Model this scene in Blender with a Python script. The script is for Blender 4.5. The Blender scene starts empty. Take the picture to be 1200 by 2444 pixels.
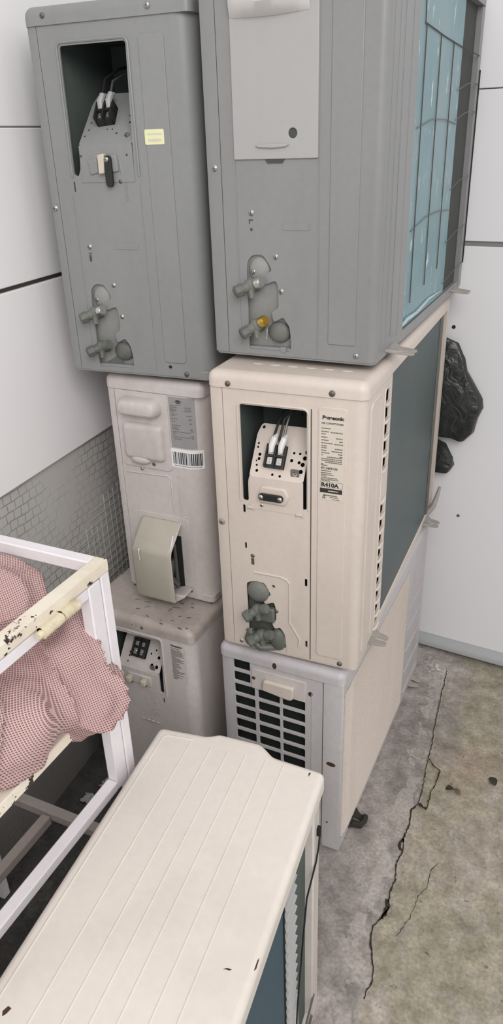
import bpy, bmesh, math, random
from mathutils import Vector, Matrix, noise, geometry
random.seed(7)
scn = bpy.context.scene
COL = scn.collection
PI = math.pi

# ------------------------------------------------------------------ materials
def new_mat(name):
    m = bpy.data.materials.new(name); m.use_nodes = True
    nt = m.node_tree; b = nt.nodes['Principled BSDF']
    return m, nt, b
def lin(c):
    if isinstance(c, str):
        c = [int(c[i:i+2], 16)/255 for i in (1, 3, 5)]
    return tuple(((v/12.92) if v <= .04045 else ((v+.055)/1.055)**2.4) for v in c) + (1,)
def N(nt, t, **kw):
    n = nt.nodes.new(t)
    for k, v in kw.items():
        if k.startswith('i_'):
            key = k[2:]; key = int(key) if key.isdigit() else key.replace('_', ' ')
            n.inputs[key].default_value = v
        else: setattr(n, k, v)
    return n
def ramp(nt, p0, p1, c0=(0,0,0,1), c1=(1,1,1,1)):
    r = nt.nodes.new('ShaderNodeValToRGB'); e = r.color_ramp.elements
    e[0].position = p0; e[0].color = c0; e[1].position = p1; e[1].color = c1
    return r
def mixc(nt, fac, a, b, mode='MIX'):
    m = nt.nodes.new('ShaderNodeMix'); m.data_type = 'RGBA'; m.blend_type = mode
    L = nt.links
    if hasattr(fac, 'links') or hasattr(fac, 'is_output'): L.new(fac, m.inputs[0])
    else: m.inputs[0].default_value = fac
    for s, v in ((6, a), (7, b)):
        if isinstance(v, tuple): m.inputs[s].default_value = v
        else: L.new(v, m.inputs[s])
    return m.outputs[2]
def paint(name, col, dirt='#6d6258', amount=.35, rough=.42, scale=5., chips=0., chipcol='#2a211b', metal=0., streak=True):
    m, nt, b = new_mat(name); L = nt.links
    tc = N(nt, 'ShaderNodeTexCoord')
    mp = N(nt, 'ShaderNodeMapping'); mp.inputs['Scale'].default_value = (1, 1, .35 if streak else 1)
    L.new(tc.outputs['Object'], mp.inputs[0])
    n1 = N(nt, 'ShaderNodeTexNoise', i_Scale=scale, i_Detail=8., i_Roughness=.65); L.new(mp.outputs[0], n1.inputs['Vector'])
    r1 = ramp(nt, .46, .78); L.new(n1.outputs['Fac'], r1.inputs[0])
    n2 = N(nt, 'ShaderNodeTexNoise', i_Scale=scale*14, i_Detail=4.); L.new(tc.outputs['Object'], n2.inputs['Vector'])
    r2 = ramp(nt, .35, .75); L.new(n2.outputs['Fac'], r2.inputs[0])
    mul = N(nt, 'ShaderNodeMath', operation='MULTIPLY'); L.new(r1.outputs[0], mul.inputs[0]); mul.inputs[1].default_value = amount
    c = mixc(nt, mul.outputs[0], lin(col), lin(dirt))
    mul2 = N(nt, 'ShaderNodeMath', operation='MULTIPLY'); L.new(r2.outputs[0], mul2.inputs[0]); mul2.inputs[1].default_value = amount*.3
    c = mixc(nt, mul2.outputs[0], c, lin(dirt))
    if chips > 0:
        n3 = N(nt, 'ShaderNodeTexNoise', i_Scale=34., i_Detail=5., i_Roughness=.6); L.new(tc.outputs['Object'], n3.inputs['Vector'])
        r3 = ramp(nt, .72-chips, .735-chips); L.new(n3.outputs['Fac'], r3.inputs[0])
        c = mixc(nt, r3.outputs[0], c, lin(chipcol))
    L.new(c, b.inputs['Base Color'])
    b.inputs['Roughness'].default_value = rough; b.inputs['Metallic'].default_value = metal
    b.inputs['Specular IOR Level'].default_value = .35
    bp = N(nt, 'ShaderNodeBump', i_Strength=.06, i_Distance=.002); L.new(n2.outputs['Fac'], bp.inputs['Height']); L.new(bp.outputs[0], b.inputs['Normal'])
    return m
def plain(name, col, rough=.5, metal=0., spec=.3, noise_amt=.12):
    m, nt, b = new_mat(name); L = nt.links
    tc = N(nt, 'ShaderNodeTexCoord'); n = N(nt, 'ShaderNodeTexNoise', i_Scale=30., i_Detail=3.); L.new(tc.outputs['Object'], n.inputs['Vector'])
    c = mixc(nt, n.outputs['Fac'], lin(col), tuple(v*(1-noise_amt*2) for v in lin(col)[:3])+(1,))
    L.new(c, b.inputs['Base Color'])
    b.inputs['Roughness'].default_value = rough; b.inputs['Metallic'].default_value = metal; b.inputs['Specular IOR Level'].default_value = spec
    return m

M = {}
M['cream']   = paint('cream painted steel', '#cdc1b7', '#94877c', .30)
M['warm']    = paint('warm white painted steel', '#d0c9c3', '#877c74', .35)
M['lilac']   = paint('lilac grey painted steel', '#bdbabb', '#756a66', .38)
M['taupe']   = paint('taupe painted steel', '#c9c1be', '#6f655f', .35)
M['beige']   = paint('dusty beige painted steel', '#cac2be', '#756b64', .4)
M['top']     = paint('bleached cream lid paint', '#d8d0c8', '#a89d92', .30, rough=.5, streak=False)
M['peel']    = paint('peeling beige lid paint', '#c2b7b0', '#5d5249', .55, chips=.045, chipcol='#5a4c40', streak=False)
M['grey']    = paint('mid grey painted steel', '#878887', '#686968', .35, rough=.38)
M['greyC']   = paint('cool grey painted steel', '#868686', '#676767', .35, rough=.38)
M['door']    = paint('pale grey plastic', '#a3a2a1', '#8d8b89', .25, rough=.5)
M['scoop']   = paint('light grey plastic', '#c9c6c3', '#a5a19d', .25, rough=.5)
M['cover']   = paint('greige plastic', '#b5afa2', '#7f776b', .3, rough=.38)
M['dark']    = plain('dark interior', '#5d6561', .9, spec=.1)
M['black']   = plain('black recess', '#2d312f', .8, spec=.1)
M['blackp']  = plain('black plastic', '#2a2b2a', .4)
M['gap']     = plain('dark seam', '#5c5650', .8, spec=.1)
M['ggap']    = plain('dark grey seam', '#525351', .8, spec=.1)
M['steel']   = plain('screw steel', '#c9c9c6', .25, .9)
M['dsteel']  = plain('grimy steel', '#77756f', .45, .6)
M['brass']   = plain('brass', '#c9a552', .28, .9)
M['valve']   = paint('grimy grey valve casting', '#70716b', '#484944', .5, rough=.55, scale=22)
M['valved']  = paint('oily dark valve casting', '#686a64', '#3b3e3a', .7, rough=.5, scale=22)
M['white']   = plain('white nylon', '#e6e3de', .4)
M['ivory']   = plain('ivory plastic', '#cfc7b4', .5)
M['foot']    = paint('dull zinc foot', '#9a948e', '#655f59', .4, rough=.5, scale=20)
M['rust']    = plain('rust stain', '#4f3e33', .9, spec=.05)
M['flake']   = plain('bare primer', '#74685d', .9)
M['film']    = plain('clear film fold', '#b9d0d4', .2, noise_amt=.2)
M['wseam']   = plain('grey joint', '#8d8c8b', .8, spec=.1)
M['ink']     = plain('label ink', '#35312d', .7, noise_amt=.05)
M['inkg']    = plain('pale label ink', '#6e6862', .7, noise_amt=.05)
M['well']    = paint('recessed grey plate', '#8f8f8c', '#5f605c', .5, rough=.5, scale=14)
M['label']   = plain('cream label', '#d2c8bc', .5, noise_amt=.06)
M['silver']  = plain('silver label', '#a19fa0', .35, .15, noise_amt=.08)
M['paper']   = plain('white sticker paper', '#eceaea', .6, noise_amt=.04)
M['yellow']  = plain('yellowed sticker paper', '#dfe0b4', .6, noise_amt=.05)
M['rubber']  = plain('black rubber', '#35302c', .75)
M['emblem']  = plain('dark emblem blue', '#2b2c30', .5)
M['frame']   = paint('white chipped frame paint', '#e4dfe2', '#a59c97', .25, chips=.0, chipcol='#3a2d26', streak=False)
M['framey']  = paint('cream chipped frame paint', '#e2d9ca', '#b5a380', .45, chips=.13, chipcol='#30251f', streak=False)
M['dull']    = paint('dull frame paint', '#9c938f', '#6a615c', .5, streak=False)  # darker, duller tone for the low stretchers
M['hinge']   = paint('yellowed hinge paint', '#d6cbb0', '#77663f', .8, chips=.05, chipcol='#3d2f1e', scale=30, streak=False)
M['cable']   = plain('black cable', '#1f2020', .5)
M['leaf']    = plain('dead leaf', '#3b352a', .7)
M['leafb']   = plain('brown dead leaf', '#76604c', .7)
M['foil']    = plain('crumpled clear wrap', '#cfccc6', .2, .3)
M['wire']    = plain('galvanised wire', '#cfcdc7', .5, .1)

def coil_mat(name, c0, c1, spk, fin=900.):
    m, nt, b = new_mat(name); L = nt.links
    tc = N(nt, 'ShaderNodeTexCoord')
    n = N(nt, 'ShaderNodeTexNoise', i_Scale=4., i_Detail=4.); L.new(tc.outputs['Object'], n.inputs['Vector'])
    rr = ramp(nt, .35, .65); L.new(n.outputs['Fac'], rr.inputs[0])
    c = mixc(nt, rr.outputs[0], lin(c0), lin(c1))
    sp = N(nt, 'ShaderNodeSeparateXYZ'); L.new(tc.outputs['Object'], sp.inputs[0])
    w = N(nt, 'ShaderNodeMath', operation='SINE'); mu = N(nt, 'ShaderNodeMath', operation='MULTIPLY'); L.new(sp.outputs[1], mu.inputs[0]); mu.inputs[1].default_value = fin*2.2
    L.new(mu.outputs[0], w.inputs[0])
    mr = N(nt, 'ShaderNodeMapRange', i_1=-1., i_2=1., i_3=.0, i_4=.25); L.new(w.outputs[0], mr.inputs[0])
    c = mixc(nt, mr.outputs[0], c, (0.02, .03, .03, 1))
    if spk > 0:
        mp = N(nt, 'ShaderNodeMapping'); mp.inputs['Scale'].default_value = (1, 3.4, 1.0); L.new(tc.outputs['Object'], mp.inputs[0])
        n2 = N(nt, 'ShaderNodeTexNoise', i_Scale=13., i_Detail=5., i_Roughness=.75); L.new(mp.outputs[0], n2.inputs['Vector'])
        r2 = ramp(nt, .625-spk, .70-spk); L.new(n2.outputs['Fac'], r2.inputs[0])
        c = mixc(nt, r2.outputs[0], c, lin('#d3e2e4'))  # pale streaks: reflections off the film put into the coil colour
    L.new(c, b.inputs['Base Color']); b.inputs['Roughness'].default_value = .45
    bp = N(nt, 'ShaderNodeBump', i_Strength=.25, i_Distance=.001); L.new(w.outputs[0], bp.inputs['Height']); L.new(bp.outputs[0], b.inputs['Normal'])
    return m
M['coilC'] = coil_mat('film covered pale teal coil fins', '#8aa3aa', '#6f949b', .03)
M['coilB'] = coil_mat('dark teal coil fins', '#4a5452', '#3b4d50', -.085)
M['coilG'] = coil_mat('blue teal coil fins', '#2a5062', '#244658', 0)

def wall_mat(name, col, specks=True):
    m, nt, b = new_mat(name); L = nt.links
    tc = N(nt, 'ShaderNodeTexCoord')
    n = N(nt, 'ShaderNodeTexNoise', i_Scale=2.2, i_Detail=3.); L.new(tc.outputs['Object'], n.inputs['Vector'])
    c = mixc(nt, n.outputs['Fac'], lin(col), tuple(v*.9 for v in lin(col)[:3])+(1,))
    if specks:
        n2 = N(nt, 'ShaderNodeTexNoise', i_Scale=26., i_Detail=1.); L.new(tc.outputs['Object'], n2.inputs['Vector'])
        r = ramp(nt, .80, .815); L.new(n2.outputs['Fac'], r.inputs[0]); c = mixc(nt, r.outputs[0], c, lin('#5d5854'))
    L.new(c, b.inputs['Base Color']); b.inputs['Roughness'].default_value = .5; b.inputs['Specular IOR Level'].default_value = .25
    return m
M['wallp'] = wall_mat('white wall panel', '#f8f5f6')
M['wallb'] = wall_mat('white painted back wall', '#e8e6e8')
M['cove'] = wall_mat('grey white kick strip', '#a9abac', False)

def rough_mat():
    m, nt, b = new_mat('grey cement with embedded wire lath'); L = nt.links
    tc = N(nt, 'ShaderNodeTexCoord')
    n0 = N(nt, 'ShaderNodeTexNoise', i_Scale=9., i_Detail=3.); L.new(tc.outputs['Object'], n0.inputs['Vector'])
    add = N(nt, 'ShaderNodeVectorMath', operation='MULTIPLY_ADD'); L.new(n0.outputs['Color'], add.inputs[0]); add.inputs[1].default_value = (.02, .02, .02); L.new(tc.outputs['Object'], add.inputs[2])
    sp = N(nt, 'ShaderNodeSeparateXYZ'); L.new(add.outputs[0], sp.inputs[0])
    cmb = N(nt, 'ShaderNodeCombineXYZ'); L.new(sp.outputs[1], cmb.inputs[0]); L.new(sp.outputs[2], cmb.inputs[1])
    br = N(nt, 'ShaderNodeTexBrick'); L.new(cmb.outputs[0], br.inputs['Vector'])
    br.inputs['Scale'].default_value = 1.; br.offset = .35; br.inputs['Brick Width'].default_value = .026; br.inputs['Row Height'].default_value = .021
    br.inputs['Mortar Size'].default_value = .0016; br.inputs['Mortar Smooth'].default_value = .4
    n1 = N(nt, 'ShaderNodeTexNoise', i_Scale=6., i_Detail=4.); L.new(tc.outputs['Object'], n1.inputs['Vector'])
    r1 = ramp(nt, .42, .66); L.new(n1.outputs['Fac'], r1.inputs[0])
    mul = N(nt, 'ShaderNodeMath', operation='MULTIPLY'); L.new(br.outputs['Fac'], mul.inputs[0]); L.new(r1.outputs[0], mul.inputs[1])
    n2 = N(nt, 'ShaderNodeTexNoise', i_Scale=3., i_Detail=5.); L.new(tc.outputs['Object'], n2.inputs['Vector'])
    base = mixc(nt, n2.outputs['Fac'], lin('#c8c0bc'), lin('#acb1af'))
    c = mixc(nt, mul.outputs[0], base, lin('#8d8581'))
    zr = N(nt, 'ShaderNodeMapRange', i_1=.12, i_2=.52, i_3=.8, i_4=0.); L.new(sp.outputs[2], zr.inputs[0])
    c = mixc(nt, zr.outputs[0], c, lin('#4d4742'))  # shade low behind the cage, put into the wall colour
    L.new(c, b.inputs['Base Color']); b.inputs['Roughness'].default_value = .85
    bp = N(nt, 'ShaderNodeBump', i_Strength=.4, i_Distance=.003, invert=True); L.new(mul.outputs[0], bp.inputs['Height']); L.new(bp.outputs[0], b.inputs['Normal'])
    return m
M['roughwall'] = rough_mat()

def floor_mat():
    m, nt, b = new_mat('stained cracked concrete'); L = nt.links
    at = N(nt, 'ShaderNodeVertexColor'); at.layer_name = 'Col'
    tc = N(nt, 'ShaderNodeTexCoord')
    n = N(nt, 'ShaderNodeTexNoise', i_Scale=26., i_Detail=8., i_Roughness=.7); L.new(tc.outputs['Object'], n.inputs['Vector'])
    r = ramp(nt, .3, .72, (.66, .64, .62, 1), (1.36, 1.35, 1.34, 1)); L.new(n.outputs['Fac'], r.inputs[0])
    c = mixc(nt, 1., at.outputs['Color'], r.outputs[0], 'MULTIPLY')
    n2 = N(nt, 'ShaderNodeTexNoise', i_Scale=55., i_Detail=2.); L.new(tc.outputs['Object'], n2.inputs['Vector'])
    r2 = ramp(nt, .70, .74); L.new(n2.outputs['Fac'], r2.inputs[0])
    mm = N(nt, 'ShaderNodeMath', operation='MULTIPLY'); L.new(r2.outputs[0], mm.inputs[0]); mm.inputs[1].default_value = .6
    c = mixc(nt, mm.outputs[0], c, lin('#554d45'))
    nb = N(nt, 'ShaderNodeTexNoise', i_Scale=15., i_Detail=10., i_Roughness=.62, i_Distortion=.4); L.new(tc.outputs['Object'], nb.inputs['Vector'])
    ad = N(nt, 'ShaderNodeMath', operation='ADD'); L.new(nb.outputs['Fac'], ad.inputs[0]); L.new(at.outputs['Alpha'], ad.inputs[1])
    rb = ramp(nt, .98, 1.03); L.new(ad.outputs[0], rb.inputs[0])
    mb2 = N(nt, 'ShaderNodeMath', operation='MULTIPLY'); L.new(rb.outputs[0], mb2.inputs[0]); mb2.inputs[1].default_value = .62
    c = mixc(nt, mb2.outputs[0], c, lin('#b4aba6'))
    nd = N(nt, 'ShaderNodeTexNoise', i_Scale=9., i_Detail=9., i_Roughness=.7); L.new(tc.outputs['Object'], nd.inputs['Vector'])
    rd = ramp(nt, .56, .66); L.new(nd.outputs['Fac'], rd.inputs[0])
    md = N(nt, 'ShaderNodeMath', operation='MULTIPLY'); L.new(rd.outputs[0], md.inputs[0]); md.inputs[1].default_value = .35
    c = mixc(nt, md.outputs[0], c, lin('#6f675e'))
    n5 = N(nt, 'ShaderNodeTexNoise', i_Scale=140., i_Detail=3.); L.new(tc.outputs['Object'], n5.inputs['Vector'])
    r5 = ramp(nt, .3, .7, (.8, .8, .8, 1), (1.15, 1.15, 1.15, 1)); L.new(n5.outputs['Fac'], r5.inputs[0]); c = mixc(nt, 1., c, r5.outputs[0], 'MULTIPLY')
    L.new(c, b.inputs['Base Color']); b.inputs['Roughness'].default_value = .72; b.inputs['Specular IOR Level'].default_value = .3
    bp = N(nt, 'ShaderNodeBump', i_Strength=.35, i_Distance=.004); L.new(n.outputs['Fac'], bp.inputs['Height']); L.new(bp.outputs[0], b.inputs['Normal'])
    return m
M['floor'] = floor_mat()
M['crack'] = plain('dark crack', '#3d3731', .95, spec=.05)

def net_mat():
    m, nt, b = new_mat('pink and maroon open weave'); L = nt.links
    uv = N(nt, 'ShaderNodeUVMap'); uv.uv_map = 'UVMap'
    sp = N(nt, 'ShaderNodeSeparateXYZ'); L.new(uv.outputs[0], sp.inputs[0])
    outs = []
    for k in (0, 1):
        mu = N(nt, 'ShaderNodeMath', operation='MULTIPLY'); L.new(sp.outputs[k], mu.inputs[0]); mu.inputs[1].default_value = 2*PI/.0034
        s = N(nt, 'ShaderNodeMath', operation='SINE'); L.new(mu.outputs[0], s.inputs[0]); outs.append(s)
    mx = N(nt, 'ShaderNodeMath', operation='MAXIMUM'); L.new(outs[0].outputs[0], mx.inputs[0]); L.new(outs[1].outputs[0], mx.inputs[1])
    r = ramp(nt, .10, .6); L.new(mx.outputs[0], r.inputs[0])
    tc = N(nt, 'ShaderNodeTexCoord'); n = N(nt, 'ShaderNodeTexNoise', i_Scale=7., i_Detail=3.); L.new(tc.outputs['Object'], n.inputs['Vector'])
    thr = mixc(nt, n.outputs['Fac'], lin('#cfb5b0'), lin('#b89995'))
    c = mixc(nt, r.outputs[0], lin('#846063'), thr)
    L.new(c, b.inputs['Base Color']); b.inputs['Roughness'].default_value = .6; b.inputs['Specular IOR Level'].default_value = .25
    bp = N(nt, 'ShaderNodeBump', i_Strength=.5, i_Distance=.001); L.new(mx.outputs[0], bp.inputs['Height']); L.new(bp.outputs[0], b.inputs['Normal'])
    return m
M['net'] = net_mat()
def bag_mat():
    m, nt, b = new_mat('black polythene'); L = nt.links
    tc = N(nt, 'ShaderNodeTexCoord'); n = N(nt, 'ShaderNodeTexNoise', i_Scale=22., i_Detail=4., i_Distortion=1.2); L.new(tc.outputs['Object'], n.inputs['Vector'])
    b.inputs['Base Color'].default_value = lin('#262826'); b.inputs['Roughness'].default_value = .3
    bp = N(nt, 'ShaderNodeBump', i_Strength=.7, i_Distance=.01); L.new(n.outputs['Fac'], bp.inputs['Height']); L.new(bp.outputs[0], b.inputs['Normal'])
    return m
M['bag'] = bag_mat()

# ------------------------------------------------------------------ mesh helpers
class MB:
    def __init__(s): s.v = []; s.f = []
    def add(s, vs, fs):
        o = len(s.v); s.v += [tuple(p) for p in vs]; s.f += [tuple(i+o for i in f) for f in fs]; return s
    def box(s, x0, x1, y0, y1, z0, z1):
        return s.add([(x0,y0,z0),(x1,y0,z0),(x1,y1,z0),(x0,y1,z0),(x0,y0,z1),(x1,y0,z1),(x1,y1,z1),(x0,y1,z1)],
              [(0,3,2,1),(4,5,6,7),(0,1,5,4),(1,2,6,5),(2,3,7,6),(3,0,4,7)])
    def prism(s, poly, axis, a0, a1):
        """poly: 2D list; axis 'x','y','z': extrusion axis"""
        n = len(poly)
        def P(p, a):
            return {'x': (a, p[0], p[1]), 'y': (p[0], a, p[1]), 'z': (p[0], p[1], a)}[axis]
        vs = [P(p, a0) for p in poly] + [P(p, a1) for p in poly]
        fs = [tuple(range(n)), tuple(range(2*n-1, n-1, -1))] + [(i, i+n, (i+1) % n+n, (i+1) % n) for i in range(n)]
        return s.add(vs, fs)
    def tube(s, pts, r, n=8, closed=False, caps=True):
        pts = [Vector(p) for p in pts]; m = len(pts); vs = []; prev = None
        rs = r if isinstance(r, (list, tuple)) else [r]*m
        for i, p in enumerate(pts):
            if closed: t = pts[(i+1) % m]-pts[i-1]
            else: t = pts[min(i+1, m-1)]-pts[max(i-1, 0)]
            t = t.normalized() if t.length > 1e-9 else Vector((0,0,1))
            if prev is None:
                a = Vector((0,0,1)) if abs(t.z) < .9 else Vector((1,0,0)); u = t.cross(a).normalized()
            else:
                u = (prev - t*prev.dot(t)); u = u.normalized() if u.length > 1e-6 else t.orthogonal().normalized()
            prev = u; w = t.cross(u)
            for k in range(n):
                a = 2*PI*k/n; vs.append(p+(u*math.cos(a)+w*math.sin(a))*rs[i])
        fs = []
        for i in range(m if closed else m-1):
            j = (i+1) % m
            for k in range(n): fs.append((i*n+k, i*n+(k+1) % n, j*n+(k+1) % n, j*n+k))
        if caps and not closed: fs += [tuple(range(n-1, -1, -1)), tuple((m-1)*n+k for k in range(n))]
        return s.add(vs, fs)
    def cyl(s, p0, p1, r0, r1=None, n=16):
        return s.tube([p0, p1], [r0, r0 if r1 is None else r1], n)
    def sphere(s, c, r, n=14, m=9, sc=(1,1,1)):
        vs = []; fs = []
        for i in range(m+1):
            th = PI*i/m
            for k in range(n):
                ph = 2*PI*k/n
                vs.append((c[0]+r*sc[0]*math.sin(th)*math.cos(ph), c[1]+r*sc[1]*math.sin(th)*math.sin(ph), c[2]+r*sc[2]*math.cos(th)))
        for i in range(m):
            for k in range(n): fs.append((i*n+k, (i+1)*n+k, (i+1)*n+(k+1) % n, i*n+(k+1) % n))
        return s.add(vs, fs)
    def mesh(s, name='m'):
        me = bpy.data.meshes.new(name); me.from_pydata(s.v, [], s.f)
        bm = bmesh.new(); bm.from_mesh(me); bmesh.ops.remove_doubles(bm, verts=bm.verts, dist=1e-6)
        bmesh.ops.recalc_face_normals(bm, faces=bm.faces); bm.to_mesh(me); bm.free()
        return me
def rrect(x0, y0, x1, y1, r, n=5):
    rs = r if isinstance(r, (list, tuple)) else [r]*4   # bl, br, tr, tl
    out = []
    for (cx, cy, a0, rr) in ((x0+rs[0], y0+rs[0], PI, rs[0]), (x1-rs[1], y0+rs[1], 1.5*PI, rs[1]), (x1-rs[2], y1-rs[2], 0, rs[2]), (x0+rs[3], y1-rs[3], .5*PI, rs[3])):
        if rr <= 1e-6: out.append((cx, cy)); continue
        for i in range(n+1):
            a = a0+.5*PI*i/n; out.append((cx+rr*math.cos(a), cy+rr*math.sin(a)))
    return out
def rpoly(pts, r, n=4):
    out = []; m = len(pts)
    for i in range(m):
        p = Vector(pts[i]); a = Vector(pts[i-1]); b = Vector(pts[(i+1) % m])
        d1 = (a-p); d2 = (b-p); rr = min(r, d1.length*.45, d2.length*.45)
        q0 = p+d1.normalized()*rr; q1 = p+d2.normalized()*rr
        for k in range(n+1):
            t = k/n; out.append(tuple((1-t)**2*q0+2*t*(1-t)*p+t*t*q1))
    return out
def circ(x, y, r, n=12, sx=1, sy=1): return [(x+r*sx*math.cos(2*PI*i/n), y+r*sy*math.sin(2*PI*i/n)) for i in range(n)]
TMP = []
def curve_mesh(polys, thick, bevel=0., bres=1):
    cu = bpy.data.curves.new('tmp', 'CURVE'); cu.dimensions = '2D'; cu.fill_mode = 'BOTH'
    cu.extrude = max(thick/2-bevel, 1e-5); cu.bevel_depth = bevel; cu.bevel_resolution = bres; cu.offset = -bevel
    for p in polys:
        sp = cu.splines.new('POLY'); sp.points.add(len(p)-1); sp.use_cyclic_u = True
        for i, q in enumerate(p): sp.points[i].co = (q[0], q[1], 0, 1)
    o = bpy.data.objects.new('tmp', cu); COL.objects.link(o)
    dg = bpy.context.evaluated_depsgraph_get(); me = bpy.data.meshes.new_from_object(o.evaluated_get(dg))
    bpy.data.objects.remove(o); bpy.data.curves.remove(cu)
    return me
END  = Matrix(((1,0,0,0),(0,0,-1,0),(0,1,0,0),(0,0,0,1)))      # curve XY -> local x,z; +Z -> -y
SIDE = Matrix(((0,0,1,0),(1,0,0,0),(0,1,0,0),(0,0,0,1)))       # curve XY -> local y,z; +Z -> +x
FLAT = Matrix.Identity(4)
def panel(polys, thick, frame, off, bevel=0., bres=1):
    """flat plate with holes; its front face lies at `off` along the frame's outward axis"""
    me = curve_mesh(polys, thick, bevel, bres)
    T = Matrix.Translation((0, 0, -thick/2))
    if frame is END: O = Matrix.Translation((0, off, 0))
    elif frame is SIDE: O = Matrix.Translation((off, 0, 0))
    else: O = Matrix.Translation((0, 0, off))
    me.transform(O @ frame @ T); return me
def text_mesh(s, size, frame, org, bold=0., depth=.0003, sx=1., align='LEFT'):
    cu = bpy.data.curves.new('tmp', 'FONT'); cu.body = s; cu.size = size; cu.extrude = depth/2; cu.offset = bold; cu.align_x = align
    o = bpy.data.objects.new('tmp', cu); COL.objects.link(o)
    dg = bpy.context.evaluated_depsgraph_get(); me = bpy.data.meshes.new_from_object(o.evaluated_get(dg))
    bpy.data.objects.remove(o); bpy.data.curves.remove(cu)
    me.transform(Matrix.Translation(org) @ frame @ Matrix.Diagonal((sx, 1, 1, 1))); return me
def join(items):
    bm = bmesh.new()
    for it in items:
        me = it.mesh() if isinstance(it, MB) else it
        bm.from_mesh(me); bpy.data.meshes.remove(me)
    me = bpy.data.meshes.new('m'); bm.to_mesh(me); bm.free(); return me
def ob(name, geo, mat, parent=None, bevel=0., seg=2, smooth=True, ang=35):
    if isinstance(geo, list): geo = join(geo)
    if isinstance(geo, MB): geo = geo.mesh(name)
    geo.name = name; geo.materials.clear()
    for m in (mat if isinstance(mat, (list, tuple)) else [mat]): geo.materials.append(M[m] if isinstance(m, str) else m)
    if smooth: geo.set_sharp_from_angle(angle=math.radians(ang)) if not geo.attributes.get('x') else None
    for p in geo.polygons: p.use_smooth = smooth
    o = bpy.data.objects.new(name, geo); COL.objects.link(o)
    if parent: o.parent = parent
    if name in ('lid', 'base_pan'):
        wn = o.modifiers.new('wn', 'WEIGHTED_NORMAL'); wn.keep_sharp = True; wn.weight = 90
    if bevel:
        b = o.modifiers.new('bevel', 'BEVEL'); b.width = bevel; b.segments = seg; b.limit_method = 'ANGLE'; b.angle_limit = math.radians(40)
    return o
def tag(o, label, cat, group=None):
    o['label'] = label; o['category'] = cat
    if group: o['group'] = group
    return o
def empty(name, loc, rz, label, cat, group=None):
    o = bpy.data.objects.new(name, None); o.empty_display_size = .05; COL.objects.link(o); o.location = loc; o.rotation_euler = (0, 0, rz)
    return tag(o, label, cat, group)
def struct(o): o['kind'] = 'structure'; return o
def rounded_slab(poly, z0, z1, r=.01, n=4):
    """plan outline extruded with a rounded top edge"""
    m = len(poly)
    area = sum(poly[i][0]*poly[(i+1) % m][1]-poly[(i+1) % m][0]*poly[i][1] for i in range(m))
    if area < 0: poly = poly[::-1]
    def inset(d):
        out = []
        for i in range(m):
            p = Vector(poly[i]); a = (p-Vector(poly[i-1])).normalized(); b = (Vector(poly[(i+1) % m])-p).normalized()
            na = Vector((-a.y, a.x)); nb = Vector((-b.y, b.x)); nn = (na+nb); nn = nn/max(nn.length_squared, .3)*2 if nn.length > 1e-6 else na
            out.append(p+nn*d)
        return out
    rings = [([Vector(p) for p in poly], z0)]
    for i in range(n+1):
        a = .5*PI*i/n
        rings.append((inset(r*(1-math.cos(a))), z1-r+r*math.sin(a)))
    vs = []; fs = []
    for pts, z in rings: vs += [(p.x, p.y, z) for p in pts]
    for k in range(len(rings)-1):
        for i in range(m): fs.append((k*m+i, k*m+(i+1) % m, (k+1)*m+(i+1) % m, (k+1)*m+i))
    fs.append(tuple(range(m-1, -1, -1))); t = (len(rings)-1)*m
    topo = geometry.tessellate_polygon([[Vector((p.x, p.y, 0)) for p in rings[-1][0]]])
    fs += [tuple(t+i for i in tri) for tri in topo]
    mb = MB(); mb.add(vs, fs); return mb

# ---- small hardware
def mk_screw():
    mb = MB(); mb.cyl((0, .001, 0), (0, -.0012, 0), .0062, .0060, 18); mb.sphere((0, -.001, 0), .0048, 14, 8, (1, .55, 1))
    me = mb.mesh('screw'); me.materials.append(M['steel'])
    for p in me.polygons: p.use_smooth = True
    return me
SCREW = mk_screw()
def mk_slot():
    mb = MB(); mb.box(-.0032, .0032, -.0043, -.0036, -.0006, .0006); mb.box(-.0006, .0006, -.0043, -.0036, -.0032, .0032)
    me = mb.mesh('drive_slot'); me.materials.append(M['gap']); return me
SLOT = mk_slot()
def screw(parent, x, z, y=0., s=1., mat=None):
    me = SCREW
    o = bpy.data.objects.new('screw', me); COL.objects.link(o); o.parent = parent; o.location = (x, y, z); o.scale = (s, s, s)
    if mat: 
        o.material_slots[0].link = 'OBJECT'; o.material_slots[0].material = M[mat]
    d = bpy.data.objects.new('drive_slot', SLOT); COL.objects.link(d); d.parent = o
    return o
def side_screw(parent, x, y, z, s=1.):
    o = screw(parent, x, z, y, s); o.rotation_euler = (0, 0, PI/2); return o
def foot(parent, x, y, L=.042, rz=0., up=0., mat='foot'):
    """U slotted mounting tab leaving the base along +x"""
    w = .032
    pts = [(-.02, -w*1.15), (.008, -w*.95), (.016, -w*.72), (L, -w*.55), (L+.004, -w*.40), (L+.003, -w*.2), (L-.002, -.003), (L-.022, -.0045), (L-.027, 0), (L-.022, .0045), (L-.002, .005),
           (L+.003, w*.22), (L+.003, w*.44), (L-.004, w*.6), (.016, w*.72), (.008, w*.95), (-.02, w*1.15)]
    me = curve_mesh([pts], .004, .0008)
    for v in me.vertices:
        if v.co.x < .02: v.co.z += .011*min(1, (.02-v.co.x)/.022)
    o = ob('mounting_foot', me, mat, parent); o.location = (x, y, up+.003); o.rotation_euler = (0, 0, rz); return o

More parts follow.
